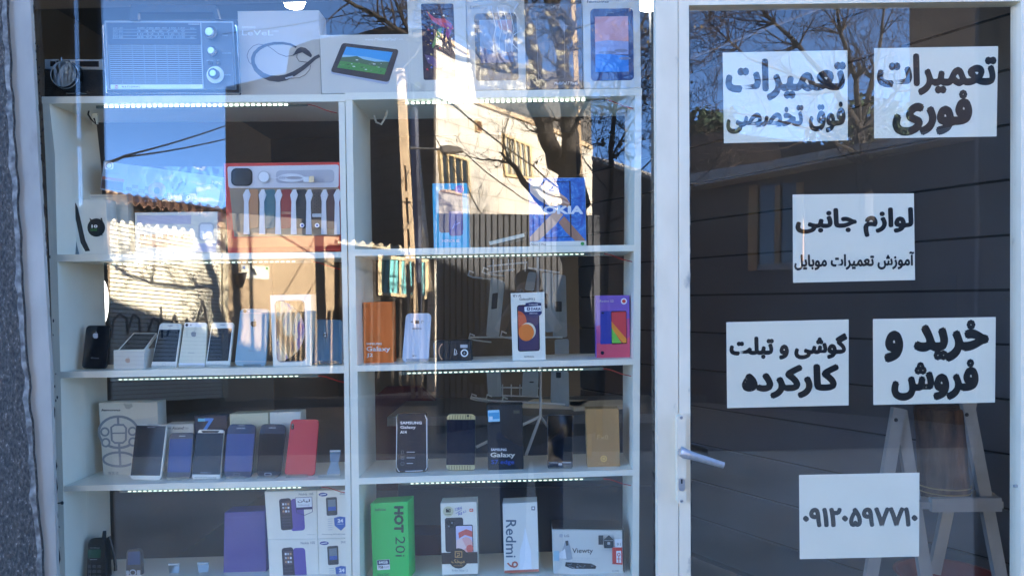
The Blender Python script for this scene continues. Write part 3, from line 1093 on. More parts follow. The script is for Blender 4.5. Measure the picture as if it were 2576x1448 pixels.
m = MB(); m.lathe(p0+ax*.0225, ax, [(rr_*.8, 0), (rr_*.6, .002), (rr_*.3, .0035), (rr_*.02, .004)], M('lens_glass', (24, 16, 20), .05, coat=1), 28); m.build('lens_glass', ln)
for x0, w_, h_ in ((755, 24, 30), (850, 50, 18), (848, 18, 55), (1440, 22, 30)):
    m = MB(); c_ = it.pt(x0, 862)-it.n*.012; sc_ = (it.pt(1, 0)-it.pt(0, 0)).length
    m.lathe(c_, (0, 0, 1), [(w_*sc_/2*1.3, 0), (w_*sc_/2*1.3, h_*sc_*.7), (w_*sc_/2, h_*sc_)], CHROME, 14); m.build('dial', it.root)
m = MB(); m.tube([it.pt(960, 1345, .02), it.pt(1260, 1350, .02)], .0022, CHROME, 6); m.build('lens_lug', it.root)

# transistor radio
k = 'b'; y = .135
it = Item('transistor_radio', 'large vintage transistor radio with chrome trim, dial scale and carrying handle', 'radio', k, [(180, 290), (2105, 272), (2150, 1385), (215, 1395)], y, .085, M('dark_blue_grey_case', (24, 28, 38), .4, noise=(20, .05)), r=30, part='case')
CASE2 = mm('radio_face', 92, 102, 116)
TRIM = M('radio_trim', (170, 180, 190), .35, metal=.2)
it.quad(TRIM, [(180, 302), (2045, 310), (2090, 1300), (225, 1305)], 10, 'face_frame', .002)
it.quad(CASE2, [(200, 326), (2022, 330), (2066, 1284), (244, 1288)], 6, 'face_frame', .0006)
it.quad(mm('dial_glass', 30, 58, 90, .55), [(222, 338), (1558, 342), (1575, 645), (235, 640)], 6, 'dial_scale', .001)
DT = mm('dial_marks', 170, 190, 205)
for i, yy_ in enumerate((423, 466, 513, 556)):
    it.line(DT, [(292, yy_), (1510, yy_+2)], 5, 'dial_scale')
for i, t in enumerate(('LW 150', 'MW 540', 'SW 2.3', 'FM 88')):
    it.text(DT, t, 302, 393+44*i, 440, 416+44*i, name='dial_scale')
for i, t in enumerate(('600 700 80 90 100 120', '3 4 5 6 7 8 9', '10 12 14 16 18', '88 92 96 100 108')):
    it.text(DT, t, 650, 393+44*i, 1340, 416+44*i, name='dial_scale')
it.text(DT, 'kHz', 1420, 398, 1480, 418, name='dial_scale'); it.text(DT, 'MHz', 1420, 530, 1480, 552, name='dial_scale')
it.quad(WHT, [(1390, 345), (1552, 347), (1552, 355), (1390, 352)], 0, 'dial_scale')
it.quad(mm('grille_cloth', 20, 32, 50), [(240, 652), (1572, 652), (1604, 1214), (270, 1216)], 0, 'grille', .0005)
BAR = mm('grille_bar', 140, 156, 172, .35)
for i in range(20):
    f = (i+.35)/20
    a = 650+565*f
    it.quad(BAR, [(240+30*f, a), (1572+32*f, a), (1572+32*(f+.025), a+15), (240+30*(f+.025), a+15)], 0, 'grille', .0012)
for i in range(9):
    u_ = i/8
    it.quad(mm('grille_post', 120, 136, 152, .35), [(238+1330*u_, 650), (246+1330*u_, 650), (276+1330*u_, 1216), (268+1330*u_, 1216)], 0, 'grille', .0014)
it.quad(M('white_name_bar', (232, 242, 238), .3), [(270, 1226), (1604, 1224), (1606, 1288), (272, 1292)], 6, 'name_bar', .002)
it.rect(mm('red_badge', 206, 60, 66), 330, 1232, 372, 1284, 3, 'name_bar'); it.text(WHT, 'N', 338, 1238, 366, 1278, name='name_bar', bold=.03)
it.text(DKGREY, 'N A T I O N A L', 430, 1243, 690, 1266, name='name_bar', bold=.02)
it.quad(mm('knob_panel', 74, 88, 104), [(1602, 332), (2024, 332), (2062, 1282), (1632, 1284)], 4, 'control_panel', .0008)
it.quad(TRIM, [(1568, 326), (1582, 326), (1618, 1290), (1604, 1290)], 0, 'control_panel', .002)
for i in range(22):
    it.line(mm('panel_line', 84, 94, 110), [(1620+i, 360+42*i), (2020+1.6*i, 360+42*i)], 3, 'control_panel')
for t, a in (('TONE', 505), ('VOLUME', 760), ('TUNING', 1075)):
    it.text(DT, t, 1880, a, 1960 if t == 'TONE' else 2010, a+16, name='control_panel')
it.rect(INK, 1685, 885, 1740, 938, 6, 'switch', .004); it.rect(INK, 1798, 885, 1855, 938, 6, 'switch', .004)
it.text(DT, 'BAND', 1660, 868, 1750, 880, name='control_panel'); it.text(DT, 'AFC', 1805, 868, 1845, 880, name='control_panel')
it.done()
for cx, cy, r0, r1, hh in ((1735, 490, 92, 60, .02), (1755, 757, 72, 48, .018)):
    c_ = it.pt(cx, cy); sc_ = (it.pt(100, 0)-it.pt(0, 0)).length/100
    m = MB(); m.lathe(c_, it.n, [(r0*sc_, 0), (r0*sc_, hh*.55), (r1*1.15*sc_, hh*.6)], mm('knob_skirt', 34, 40, 56, .3), 26); kb = m.build('knob', it.root)
    m = MB(); m.lathe(c_+it.n*hh*.6, it.n, [(r1*sc_, 0), (r1*sc_, hh*.3), (r1*.9*sc_, hh*.38), (r1*.05*sc_, hh*.36)], M('knob_cap', (226, 232, 236), .22, metal=.5), 26); m.build('knob_cap', kb)
c_ = it.pt(1785, 1085)
m = MB(); m.lathe(c_, it.n, [(122*sc_, 0), (122*sc_, .003), (118*sc_, .004), (10*sc_, .004)], M('tuning_disc', (222, 234, 238), .4), 30); kb = m.build('tuning_dial', it.root)
m = MB(); m.lathe(c_+it.n*.004, it.n, [(72*sc_, 0), (70*sc_, .012), (50*sc_, .012)], mm('dial_ring', 36, 44, 60, .3), 26); m.build('dial_ring', kb)
m = MB(); m.lathe(c_+it.n*.012, it.n, [(45*sc_, 0), (43*sc_, .006), (3*sc_, .006)], M('knob_cap', (226, 232, 236)), 22); m.build('dial_cap', kb)
m = MB(); m.tube([it.pt(*p, -.006) for p in ((165, 360), (158, 420), (205, 1330), (235, 1352), (1200, 1345), (2120, 1352), (2142, 1330), (2095, 390), (2075, 362))], .0022, CHROME, 6); m.build('edge_trim', it.root)
m = MB()
hy = -.05
for pts in ([(560, 68), (1775, 72), (1800, 100), (1752, 172), (645, 172), (545, 180)], [(545, 150), (560, 68), (655, 172), (660, 285), (540, 285)], [(1752, 172), (1790, 90), (1840, 270), (1770, 278)]):
    m.prism([it.pt(*p, hy) for p in pts], it.n*-.014, M('handle_black', (20, 24, 34), .45))
m.build('carry_handle', it.root)

# headphone box
k = 'c'; y = .13
GREYBOX = mm('warm_grey_box', 200, 190, 178)
it = Item('headphone_box', 'tall grey box with a picture of a dark neckband headphone', 'box', k, [(90, 148), (1180, 135), (1215, 1270), (140, 1282)], y, .07, GREYBOX)
it.text(WHT, 'SAMSUNG', 150, 352, 330, 378, bold=.02)
it.text(WHT, 'LeVeL', 150, 405, 570, 474); it.text(WHT, 'U PRO', 552, 406, 640, 432)
NB = mm('neckband_print', 44, 42, 52)
arc = [(880, 632), (800, 595), (700, 578), (580, 580), (470, 605), (380, 650), (320, 710), (296, 780), (300, 850), (340, 930), (420, 1000), (520, 1045), (640, 1055), (740, 1038), (850, 985), (960, 915), (1060, 835), (1130, 775), (1190, 745)]
it.line(NB, arc, [26, 30, 34, 36, 38, 42, 46, 48, 52, 58, 66, 76, 84, 80, 66, 56, 50, 46, 42])
it.line(NB, [(440, 600), (370, 590), (300, 615), (240, 680), (218, 750), (245, 830), (272, 860)], 7)
it.line(NB, [(495, 612), (570, 665), (640, 720), (740, 755), (820, 745), (880, 700)], 7)
it.poly(NB, [(885, 655), (940, 628), (1000, 640), (1060, 690), (1090, 740), (1075, 770), (1020, 740), (960, 700), (890, 720), (830, 748)])
it.line(NB, [(890, 700), (885, 770), (915, 820), (1030, 835)], 9)
it.line(NB, [(1070, 870), (1060, 930), (1000, 1000), (920, 1040), (800, 1050)], 7)
it.quad(LIGHTGREY, [(725, 1040), (830, 1012), (845, 1030), (740, 1062)], 6)
it.done()

def landscape(it, q, top=(60, 160, 220)):
    """small printed landscape inside a picture quad TL,TR,BR,BL"""
    q = [Vector(p) for p in q]
    def uv(u, v): return tuple((q[0]*(1-u)+q[1]*u)*(1-v)+(q[3]*(1-u)+q[2]*u)*v)
    r = random.Random(3)
    it.poly(mm('print_sky', *top), [uv(0, 0), uv(1, 0), uv(1, .62), uv(0, .62)])
    it.poly(mm('print_sky_low', 150, 200, 225), [uv(0, .38), uv(.5, .34), uv(1, .42), uv(1, .65), uv(0, .65)])
    it.poly(mm('print_hills', 84, 110, 78), [uv(0, .5), uv(.15, .44), uv(.3, .36), uv(.45, .46), uv(.7, .5), uv(1, .42), uv(1, .75), uv(0, .75)])
    it.poly(mm('print_field', 84, 150, 70), [uv(0, .68), uv(.4, .66), uv(1, .74), uv(1, 1), uv(0, 1)])
    for i in range(26):
        u, v = r.uniform(.02, .95), r.uniform(.5, .92)
        s_ = r.uniform(.01, .035)
        it.poly(mm('print_bits%d' % (i % 4), *[(220, 225, 220), (60, 92, 50), (140, 150, 120), (104, 170, 84)][i % 4]), [uv(u, v), uv(min(1, u+s_*1.6), v-s_*.3), uv(min(1, u+s_*2), v+s_), uv(u+s_*.3, v+s_*1.4)])
# tablet box with the landscape picture
it = Item('tablet_box', 'wide pale grey box with a tilted tablet showing a green landscape', 'box', k, [(1190, 468), (2385, 455), (2405, 1230), (1220, 1255)], .125, .06, mm('pale_grey_box', 214, 208, 198), group='tablet boxes on the cabinet')
it.text(WHT, 'HUAWEI', 1805, 520, 1910, 543, bold=.02); it.text(WHT, 'MediaPad', 1922, 505, 2205, 543, bold=.02, shear=14); it.text(WHT, '7 Lite', 2222, 508, 2310, 536)
it.quad(mm('tablet_edge', 172, 176, 196), [(1500, 590), (2255, 690), (2110, 1135), (1330, 985)], 40)
it.quad(mm('tablet_black', 60, 54, 58, .25), [(1495, 572), (2255, 662), (2118, 1102), (1335, 962)], 40)
landscape(it, [(1550, 625), (2170, 700), (2060, 1000), (1425, 905)])
it.line(WHT, [(2240, 1160), (2330, 1160)], 12)
for i in range(7):
    a = rad(20+140*i/6)
    it.poly(WHT, [(2285+8*math.cos(a), 1145-8*math.sin(a)), (2285+52*math.cos(a-.16), 1145-60*math.sin(a-.16)), (2285+60*math.cos(a), 1145-68*math.sin(a)), (2285+52*math.cos(a+.16), 1145-60*math.sin(a+.16))], 'emblem')
it.done()

k = 'd'
def wrap(it, pts, seed=1, n=26):
    """crinkled clear film over the front of a box"""
    r = random.Random(seed)
    m = MB()
    x0, y0, x1, y1 = pts
    nx, ny = n, n
    g = [[it.pt(x0+(x1-x0)*i/nx, y0+(y1-y0)*j/ny, .002+r.random()**3*.0026) for i in range(nx+1)] for j in range(ny+1)]
    vs_ = [p for row in g for p in row]
    fs_ = []
    for j in range(ny):
        for i in range(nx):
            a = j*(nx+1)+i
            fs_ += [(a, a+1, a+nx+2), (a, a+nx+2, a+nx+1)]
    m.add(vs_, fs_, WRAP)
    m.build('wrapping_and_glints', it.root)
# white box with the colourful picture
it = Item('tablet_box', 'pale box with a navy tablet front splashed with red, green and gold paint', 'box', k, [(30, -120), (632, -125), (665, 930), (68, 945)], .125, .05, mm('soft_white_box', 216, 210, 198), group='tablet boxes on the cabinet')
it.quad(NAVY, [(175, 38), (512, 36), (540, 815), (205, 825)], 22)
r = random.Random(11)
it.poly(mm('paint_red', 200, 40, 70), [(230, 110), (330, 190), (420, 190), (490, 240), (515, 300), (440, 290), (380, 270), (290, 210)])
it.poly(mm('paint_violet', 150, 50, 130), [(400, 230), (500, 250), (490, 330), (455, 400), (430, 350), (440, 290)])
it.poly(mm('paint_green', 50, 130, 70), [(350, 300), (395, 285), (380, 380), (300, 500), (290, 470)])
it.poly(mm('paint_gold', 200, 160, 70), [(340, 660), (420, 610), (470, 640), (400, 700), (350, 705)])
it.poly(mm('paint_purple', 90, 70, 120), [(215, 560), (300, 580), (370, 640), (340, 700), (250, 650)])
for i in range(40):
    cx, cy = r.uniform(220, 500), r.uniform(90, 720)
    s_ = r.uniform(4, 16)
    it.poly(mm('paint_fleck%d' % (i % 5), *[(214, 60, 80), (60, 150, 90), (220, 180, 80), (90, 110, 210), (235, 235, 230)][i % 5]), [(cx, cy), (cx+s_, cy-s_*.4), (cx+s_*1.6, cy+s_), (cx+s_*.2, cy+s_*.8)])
it.ell(CREAM, 143, 880, 40, 40, 'emblem', 16); it.ell(mm('soft_white_box', 0, 0, 0), 150, 900, 18, 14, 'emblem', 10)
it.text(DKGREY, 'dragon fly', 460, 855, 640, 885, bold=.02, shear=12)
it.text(LIGHTGREY, 'LIMITED', 95, 90, 120, 230, rot=90)
it.done()
# wrapped box
it = Item('tablet_box', 'pale tablet box sealed in crinkled clear plastic film', 'box', k, [(638, -120), (1238, -125), (1262, 920), (672, 930)], .13, .055, mm('soft_white_box', 0, 0, 0), group='tablet boxes on the cabinet')
it.text(GREYT, 'Lenovo', 680, 55, 860, 90, shear=10)
it.quad(DKGREY, [(725, 140), (1160, 130), (1185, 825), (745, 835)], 36)
it.quad(mm('print_haze', 150, 168, 190), [(778, 205), (1115, 200), (1135, 640), (795, 648)], 4)
it.poly(mm('print_pink', 206, 160, 160), [(960, 210), (1110, 205), (1118, 330), (990, 300)])
it.poly(mm('print_deep', 60, 90, 140), [(790, 480), (1000, 560), (1130, 520), (1135, 640), (795, 648)])
r = random.Random(4)
for i in range(4):
    x = 900+i*62
    it.line(WHT, [(x, 60+10*i), (x+20, 160), (x+50, 280+8*i), (x+20, 420), (x+30, 540)], [10, 7, 12-2*i, 5, 7], 'wrapping_and_glints')  # white strokes painted as glints on the film
it.line(WHT, [(1180, 30), (1130, 110), (1200, 230)], [22, 12, 5], 'wrapping_and_glints'); it.line(WHT, [(1210, 310), (1130, 360), (1120, 450), (1200, 530)], 7, 'wrapping_and_glints')
it.done(); wrap(it, (640, -100, 1255, 925), 2, 13)
# dark box
it = Item('tablet_box', 'dark charcoal tablet box with white lettering near its lower edge', 'box', k, [(1250, 28), (1832, 25), (1850, 912), (1270, 922)], .13, .055, mm('charcoal_box', 54, 54, 60, .3), group='tablet boxes on the cabinet')
it.text(LIGHTGREY, 'HUAWEI', 1305, 70, 1390, 86, bold=.01); it.text(LIGHTGREY, 'MediaPad', 1400, 55, 1605, 86, shear=8); it.text(WHT, 'MediaPad 7 Youth', 1550, 840, 1790, 872, bold=.02, shear=8)
it.ring(GREYT, 1522, 480, 1, 1, 1); it.line(GREYT, [(1360, 140), (1650, 135), (1662, 790), (1640, 815), (1390, 820), (1360, 140)], 3)
it.done(); wrap(it, (1252, 40, 1840, 915), 6, 7)
# pink and blue sky tablet
it = Item('tablet_box', 'white tablet box printed with a tablet showing pink sky over blue water', 'box', k, [(1842, -120), (2432, -125), (2445, 905), (1855, 914)], .13, .055, mm('soft_white_box', 0, 0, 0), group='tablet boxes on the cabinet')
it.text(DKGREY, 'lenovo', 1885, 0, 2110, 30, bold=.02, shear=8)
it.quad(mm('tablet_blue', 44, 74, 124, .2), [(1922, 90), (2362, 84), (2372, 825), (1930, 834)], 40)
it.quad(mm('pink_sky', 218, 160, 168), [(1970, 170), (2312, 166), (2316, 460), (1972, 462)], 0)
it.poly(mm('dusk_band', 150, 168, 216), [(1972, 430), (2100, 415), (2316, 425), (2316, 560), (1973, 560)])
it.poly(mm('blue_water', 40, 140, 226), [(1973, 560), (2080, 548), (2200, 565), (2317, 575), (2318, 738), (1974, 742)])
for cx, cy, rx in ((2100, 540, 90), (2240, 520, 70), (2280, 600, 60)):
    it.ell(mm('cloud_grey', 126, 138, 170), cx, cy, rx, 16)
it.text(LIGHTGREY, 'Lenovo', 2090, 122, 2165, 136); it.text(WHT, '7 inch', 2175, 858, 2230, 876)
it.done()

# ---------- shelf with the watch boxes
k = '4'; y = .16
it = Item('slim_package', 'thin upright clear package with a strap, leaning on the cabinet side', 'package', k, [(356, 166), (418, 186), (492, 628), (446, 632)], y, .02, mm('dim_pack', 110, 124, 128), lean=.03)
it.quad(DKGREY, [(366, 178), (410, 192), (475, 560), (440, 560)], 0); it.quad(LIGHTGREY, [(385, 225), (402, 228), (455, 545), (440, 545)], 0); it.rect(WHT, 415, 205, 432, 240, 2)
it.done()
it = Item('watch_box', 'plain white box standing behind the round watch box', 'box', k, [(474, 255), (800, 250), (815, 628), (490, 630)], .235, .03, WHITE)
it.line(LIGHTGREY, [(476, 272), (800, 266)], 4); it.done()
it = Item('watch_box', 'white box printed with a round black watch and black straps', 'box', k, [(425, 287), (665, 285), (680, 628), (495, 630)], .165, .05, WHITE, turn=.0)
BK2 = mm('black_print', 26, 26, 28)
it.poly(BK2, [(447, 312), (475, 308), (490, 340), (535, 540), (566, 608), (536, 612), (505, 555), (480, 430)])
it.ell(BK2, 604, 462, 56, 58); it.poly(BK2, [(560, 400), (580, 415), (570, 432)]); it.poly(BK2, [(628, 405), (640, 400), (646, 425)]); it.poly(BK2, [(568, 490), (576, 512), (590, 508)]); it.poly(BK2, [(632, 492), (645, 510), (622, 512)])
it.text(WHT, '10', 574, 444, 612, 464, bold=.04); it.text(GREEN, '08', 566, 468, 610, 484, bold=.03); it.done()
it = Item('camera_box', 'long printed box in clear film lying tilted on the boxes of the top shelf', 'box', k, [(650, 45), (1500, 160), (1385, 345), (628, 222)], .20, .06, mm('grey_blue_box', 150, 166, 186))
it.quad(WHT, [(655, 48), (712, 52), (712, 98), (655, 98)], 12); it.ring(GREYT, 684, 74, 18, 18, 4)
it.poly(mm('rust_band', 176, 96, 66), [(643, 140), (780, 160), (778, 178), (640, 158)])
it.poly(mm('maroon_panel', 70, 44, 46), [(640, 160), (775, 180), (770, 235), (634, 215)])
r = random.Random(2)
for i in range(10):
    for j in range(3):
        if (i+j) % 2:
            x, y_ = 790+i*40, 185+i*6+j*22
            it.poly(mm('chequer', 96, 104, 124), [(x, y_), (x+38, y_+5), (x+36, y_+27), (x-2, y_+22)])
it.ell(mm('photo_rose', 180, 130, 138), 985, 225, 58, 48); it.ell(mm('photo_dark', 70, 72, 84), 985, 230, 20, 22)
it.poly(mm('photo_dark', 0, 0, 0), [(1080, 210), (1150, 170), (1170, 190), (1100, 270)]); it.text(WHT, 'NFC', 1330, 168, 1395, 186, bold=.03, slope=-8)
it.ell(WHT, 1183, 272, 13); it.ell(INK, 1183, 272, 7); it.ell(WHT, 1305, 298, 10); it.rect(WHT, 1352, 292, 1368, 306, 2)
it.poly(mm('cream_panel', 214, 204, 180), [(1230, 205), (1330, 190), (1385, 230), (1365, 330), (1240, 300)])
it.text(GREYT, 'HD SCREEN', 662, 112, 750, 124, slope=-8)
it.done(); wrap(it, (800, 80, 1400, 300), 9, 8)
it = Item('phone_box', 'wide white box with printed rose gold device, lying in front on the watch shelf', 'box', k, [(845, 368), (1365, 362), (1362, 622), (850, 628)], .15, .06, WHITE)
it.rect(mm('lilac_print', 200, 196, 214), 860, 385, 1200, 440, 0); it.rect(mm('rose_print', 214, 150, 130), 870, 530, 1215, 575, 4); it.rect(mm('rose_deep', 150, 70, 56), 880, 555, 1210, 585, 4)
for i in range(9):
    it.rect(mm('rose_deep', 0, 0, 0), 880+i*36, 505, 905+i*36, 535, 3)
it.rect(LIGHTGREY, 1245, 430, 1345, 545, 24); it.rect(WHT, 1255, 440, 1335, 535, 18); it.rect(mm('lilac_print', 0, 0, 0), 1225, 560, 1355, 615, 0); it.done()
# red watch gift box
it = Item('watch_gift_box', 'red open gift box with white tray of smart watch, charger and straps', 'box', k, [(1404, 58), (2140, 50), (2142, 606), (1430, 622)], .15, .05, RED, part='outer_box')
TRAY = mm('white_tray', 216, 214, 218, .3)
it.quad(TRAY, [(1428, 80), (2128, 68), (2126, 210), (1436, 214)], 14, 'tray', .002)
it.quad(mm('tray_dip', 182, 182, 192, .3), [(1732, 104), (2098, 98), (2098, 180), (1732, 184)], 26, 'tray')
it.rect(mm('watch_face', 40, 42, 46, .1), 1452, 90, 1585, 202, 34, 'watch', .002); it.rect(mm('watch_glass', 70, 68, 66, .08), 1462, 98, 1576, 194, 28, 'watch', .001)
it.ell(LIGHTGREY, 1656, 144, 38, 38, 'charger', th=.002); it.ell(WHT, 1656, 144, 32, 32, 'charger', th=.001)
for i in range(4):
    it.ring(mm('cable_white', 226, 226, 230), 1828+i*6, 150, 80-8*i, 24-4*i, 5, 'charging_cable')
it.line(mm('cable_white', 0, 0, 0), [(1692, 146), (1740, 150), (1755, 140)], 6, 'charging_cable'); it.rect(WHT, 1905, 144, 1940, 176, 3, 'charging_cable', .002); it.rect(M('usb_metal', (190, 184, 160), .3, metal=.8), 1940, 140, 1972, 178, 2, 'charging_cable', .002)
it.quad(mm('strap_bed', 150, 128, 104), [(1440, 214), (2126, 210), (2138, 512), (1470, 520)], 6, 'tray')
straps = [((1500, 230), mm('strap_tan', 190, 130, 84)), ((1600, 300), mm('strap_teal', 70, 110, 116)), ((1800, 0), mm('strap_red', 150, 44, 34)), ((1895, 0), mm('strap_black', 32, 32, 34)), ((1990, 0), mm('strap_brown', 92, 72, 58))]
for x, c_ in ((1590, straps[0][1]), (1695, straps[1][1]), (1798, straps[2][1]), (1893, straps[3][1]), (1988, straps[4][1]), (2082, mm('strap_dark', 84, 50, 44))):
    it.quad(c_, [(x-34, 225), (x+34, 222), (x+32, 465), (x-34, 470)], 14, 'strap', .003)
for x in (1550, 1648, 1748, 1846, 1940, 2036, 2118):
    it.poly(TRAY, [(x-18, 505), (x-14, 300), (x-22, 258), (x-4, 225), (x+12, 222), (x+26, 258), (x+12, 300), (x+18, 505)], 'tray', .004)
it.rect(M('buckle', (150, 110, 96), .3, metal=.6), 1768, 362, 1838, 378, 3, 'strap', .002); it.rect(LIGHTGREY, 1960, 375, 2022, 396, 5, 'strap', .002)
for i in range(4):
    for j in range(6):
        it.ell(mm('strap_hole', 60, 46, 38), 1975+i*12, 245+j*20+(i % 2)*8, 4, 5, 'strap', 8)
for x in (1896, 1990):
    it.ell(WHT, x, 448, 14, 14, 'strap'); it.ell(BLUE, x, 448, 8, 8, 'strap')
it.line(mm('orange_edge', 226, 98, 50), [(1448, 560), (2130, 545)], 60)
it.done()

# ---------- right top shelf
k = '5'; y = .17
CY = mm('cyan_card', 26, 176, 214)
it = Item('phone_box', 'bright cyan box with a printed dark blue phone', 'box', k, [(662, 185), (880, 183), (892, 590), (672, 592)], y, .06, CY)
it.quad(mm('phone_deep_blue', 32, 54, 96, .2), [(700, 225), (850, 222), (858, 490), (704, 495)], 22); it.quad(mm('phone_blue2', 50, 74, 150, .2), [(765, 360), (850, 358), (855, 512), (770, 515)], 16)
it.line(mm('glow_blue', 90, 140, 240), [(790, 470), (815, 410), (800, 450), (835, 430)], 6)
it.ell(mm('sticker_violet', 150, 120, 206), 832, 222, 28, 26); it.text(WHT, 'AI', 818, 212, 846, 232)
it.text(WHT, 'HONOR 8S', 724, 536, 832, 554, bold=.015); it.done()
it = Item('phone_box', 'blue box with a phone held by several clasped hands', 'box', k, [(1268, 152), (1622, 148), (1630, 574), (1274, 580)], y, .07, mm('white_box', 238, 232, 218))
it.quad(ramp_mat('blue_swirl', 'noise', 40, [(.3, (22, 70, 160)), (.55, (44, 120, 206)), (.75, (110, 180, 230))], .4, distort=2), [(1268, 153), (1621, 149), (1628, 545), (1273, 552)], 0)
SKIN1, SKIN2 = mm('skin_print', 222, 178, 152), mm('skin_print_dark', 176, 128, 104)
it.poly(SKIN1, [(1276, 520), (1360, 430), (1440, 350), (1485, 380), (1440, 440), (1330, 545), (1275, 550)])
it.poly(SKIN2, [(1626, 545), (1560, 470), (1490, 390), (1455, 430), (1500, 490), (1560, 545)])
it.poly(mm('skin_pale', 236, 206, 184), [(1276, 180), (1330, 185), (1430, 250), (1490, 265), (1480, 320), (1400, 330), (1330, 290), (1276, 240)])
for i in range(4):
    it.line((SKIN1, SKIN2)[i % 2], [(1370+8*i, 275+18*i), (1440, 240+20*i), (1500+5*i, 285+14*i), (1530, 330+8*i)], [16, 22, 20, 12])
it.line(mm('frame_dark', 40, 34, 40), [(1362, 178), (1526, 172), (1533, 520), (1370, 528), (1362, 178)], 9)
it.text(WHT, 'NOKIA', 1280, 325, 1610, 378, bold=.05)
it.text(DKGREY, 'Nokia 1 Plus', 1282, 560, 1376, 574); it.ell(mm('leaf_green', 60, 160, 70), 1605, 563, 12, 11); it.done()
it = Item('price_holder', 'tilted clear plastic price holder strip beside the blue box', 'price holder', k, [(1016, 545), (1262, 488), (1252, 530), (1022, 582)], .2, .004, ACRYL, part='strip', lean=.02)
it.line(CREAM, [(1020, 562), (1240, 508)], 22); it.done()
m = MB(); pts = [P(*K('2', *p), .2) for p in ((438, 780), (452, 810), (440, 870), (405, 925), (368, 910), (352, 860))]
m.tube(pts, .003, M('white_cable', (210, 210, 206), .4), 7)
tag(m.build('cable_loop'), 'white cable loop hanging under the top of the cabinet beside the door', 'cable')
m = MB(); pts = [P(*K('1', *p), .16) for p in ((700, 790), (665, 815), (655, 850), (680, 890), (715, 925), (700, 880))]
m.tube(pts, .0022, M('dark_cable', (40, 28, 26), .5), 6); m.box(P(*K('1', 708, 885), .165), (.007, .004, .014), WHITE)
tag(m.build('cable_loop'), 'dark cable with a small white plug hanging in the corner below the camera', 'cable')

# ---------- clear stands
def stand(label, k, x0, x1, yb, y, group='clear stands under the phones'):
    root = thing('phone_stand', label, 'phone stand', P(*K(k, (x0+x1)/2, yb), y), group)
    a, b2 = P(*K(k, x0, yb), y-.012), P(*K(k, x1, yb), y-.012)
    m = MB(); m.prism([a, b2, b2+Vector((0, 0, .003)), a+Vector((0, 0, .003))], (0, .06, 0), ACRYL); m.build('foot', root)
    m = MB(); m.prism([a, b2, b2+Vector((0, 0, .010)), a+Vector((0, 0, .010))], (0, -.003, 0), ACRYL); m.build('lip', root)
    return root, a, b2
def empty_stand(label, k, x0, x1, yt, xb0, xb1, yb, y):
    root = thing('phone_stand', label, 'phone stand', P(*K(k, (xb0+xb1)/2, yb), y), 'empty clear stands')
    t0, t1, b0, b1 = (P(*K(k, *p), yy_) for p, yy_ in (((x0, yt), y+.03), ((x1, yt), y+.03), ((xb0, yb), y), ((xb1, yb), y)))
    w0, w1 = t0*.5+b0*.5, t1*.5+b1*.5
    w0, w1 = w0*.82+w1*.18, w0*.18+w1*.82
    m = MB(); m.prism([t0, t1, t1*.85+b1*.15, w1, b1*.75+t1*.25, b0*.75+t0*.25, w0, t0*.85+b0*.15], (0, -.003, 0), ACRYL); m.prism([b0*.75+t0*.25, b1*.75+t1*.25, b1, b0], (0, -.003, 0), ACRYL); m.build('support', root)
    e = Vector((.012, 0, 0))
    m = MB(); m.prism([b0-e, b1+e, b1+e+Vector((0, -.04, 0)), b0-e+Vector((0, -.04, 0))], (0, 0, .004), ACRYL)
    m.prism([b0-e+Vector((0, -.04, .004)), b1+e+Vector((0, -.04, .004)), b1+e+Vector((0, -.04, .014)), b0-e+Vector((0, -.04, .014))], (0, .003, 0), ACRYL); m.build('foot', root)
    m = MB(); m.prism([t0, t1, t1+(b1-t1)*.06, t0+(b0-t0)*.06], (0, -.006, 0), M('pale_edge', (196, 206, 208), .25)); m.build('edge', root)

# ---------- phones row (left, second shelf)
k = '4'; y = .13
def phone(label, k, q, y, shell, screen=None, sc=None, r=10, d=.009, lean=.035, group=None, part='shell'):
    it = Item('phone', label, 'phone', k, q, y, d, shell, lean=lean, r=r, group=group, part=part, c=.0015)
    if screen:
        it.quad(screen, sc, 2, 'screen')
    return it
GP = 'used phones standing on the shelves'
BLKP = M('black_phone', (16, 17, 20), .12); WHP = M('white_phone', (236, 230, 216), .18)
it = phone('black phone with a silver bitten fruit on its back, next to the cabinet side', k, [(540, 1075), (692, 1075), (665, 1345), (510, 1345)], y, M('dark_back', (24, 25, 30), .15), r=24, group=GP)
it.fruit(LIGHTGREY, 600, 1137, 42); it.text(GREYT, 'iPhone', 570, 1275, 620, 1284); it.done()
# open box with a phone lying in it
it = Item('phone_box', 'small white phone tray box with a black phone lying tilted in it', 'box', k, [(712, 1232), (905, 1230), (906, 1352), (714, 1356)], y, .085, mm('off_white_tray', 216, 212, 204), turn=.0)
it.fruit(mm('pale_gold', 196, 160, 140), 802, 1293, 38); it.done()
m = MB(); pp = [P(*K(k, *p), yy_) for p, yy_ in (((838, 1124), .215), ((985, 1124), .215), ((908, 1230), .128), ((738, 1233), .128))]
up_ = (pp[1]-pp[0]).cross(pp[3]-pp[0]).normalized(); up_ = up_ if up_.z > 0 else -up_
m.prism(pp, -up_*.008, WHP)
def lerp(u, v): return (pp[0]*(1-u)+pp[1]*u)*(1-v)+(pp[3]*(1-u)+pp[2]*u)*v
tag(m.build('phone'), 'phone lying face up in the small white tray box', 'phone', GP)
ph = bpy.data.objects['phone.001'] if 'phone.001' in bpy.data.objects else None
m2 = MB(); m2.prism([lerp(.05, .04)+up_*.0004, lerp(.95, .04)+up_*.0004, lerp(.95, .96)+up_*.0004, lerp(.05, .96)+up_*.0004], -up_*.0003, SCREEN)
lp = [o for o in COL.objects if o.get('label', '').startswith('phone lying')][0]
m2.build('screen', lp)
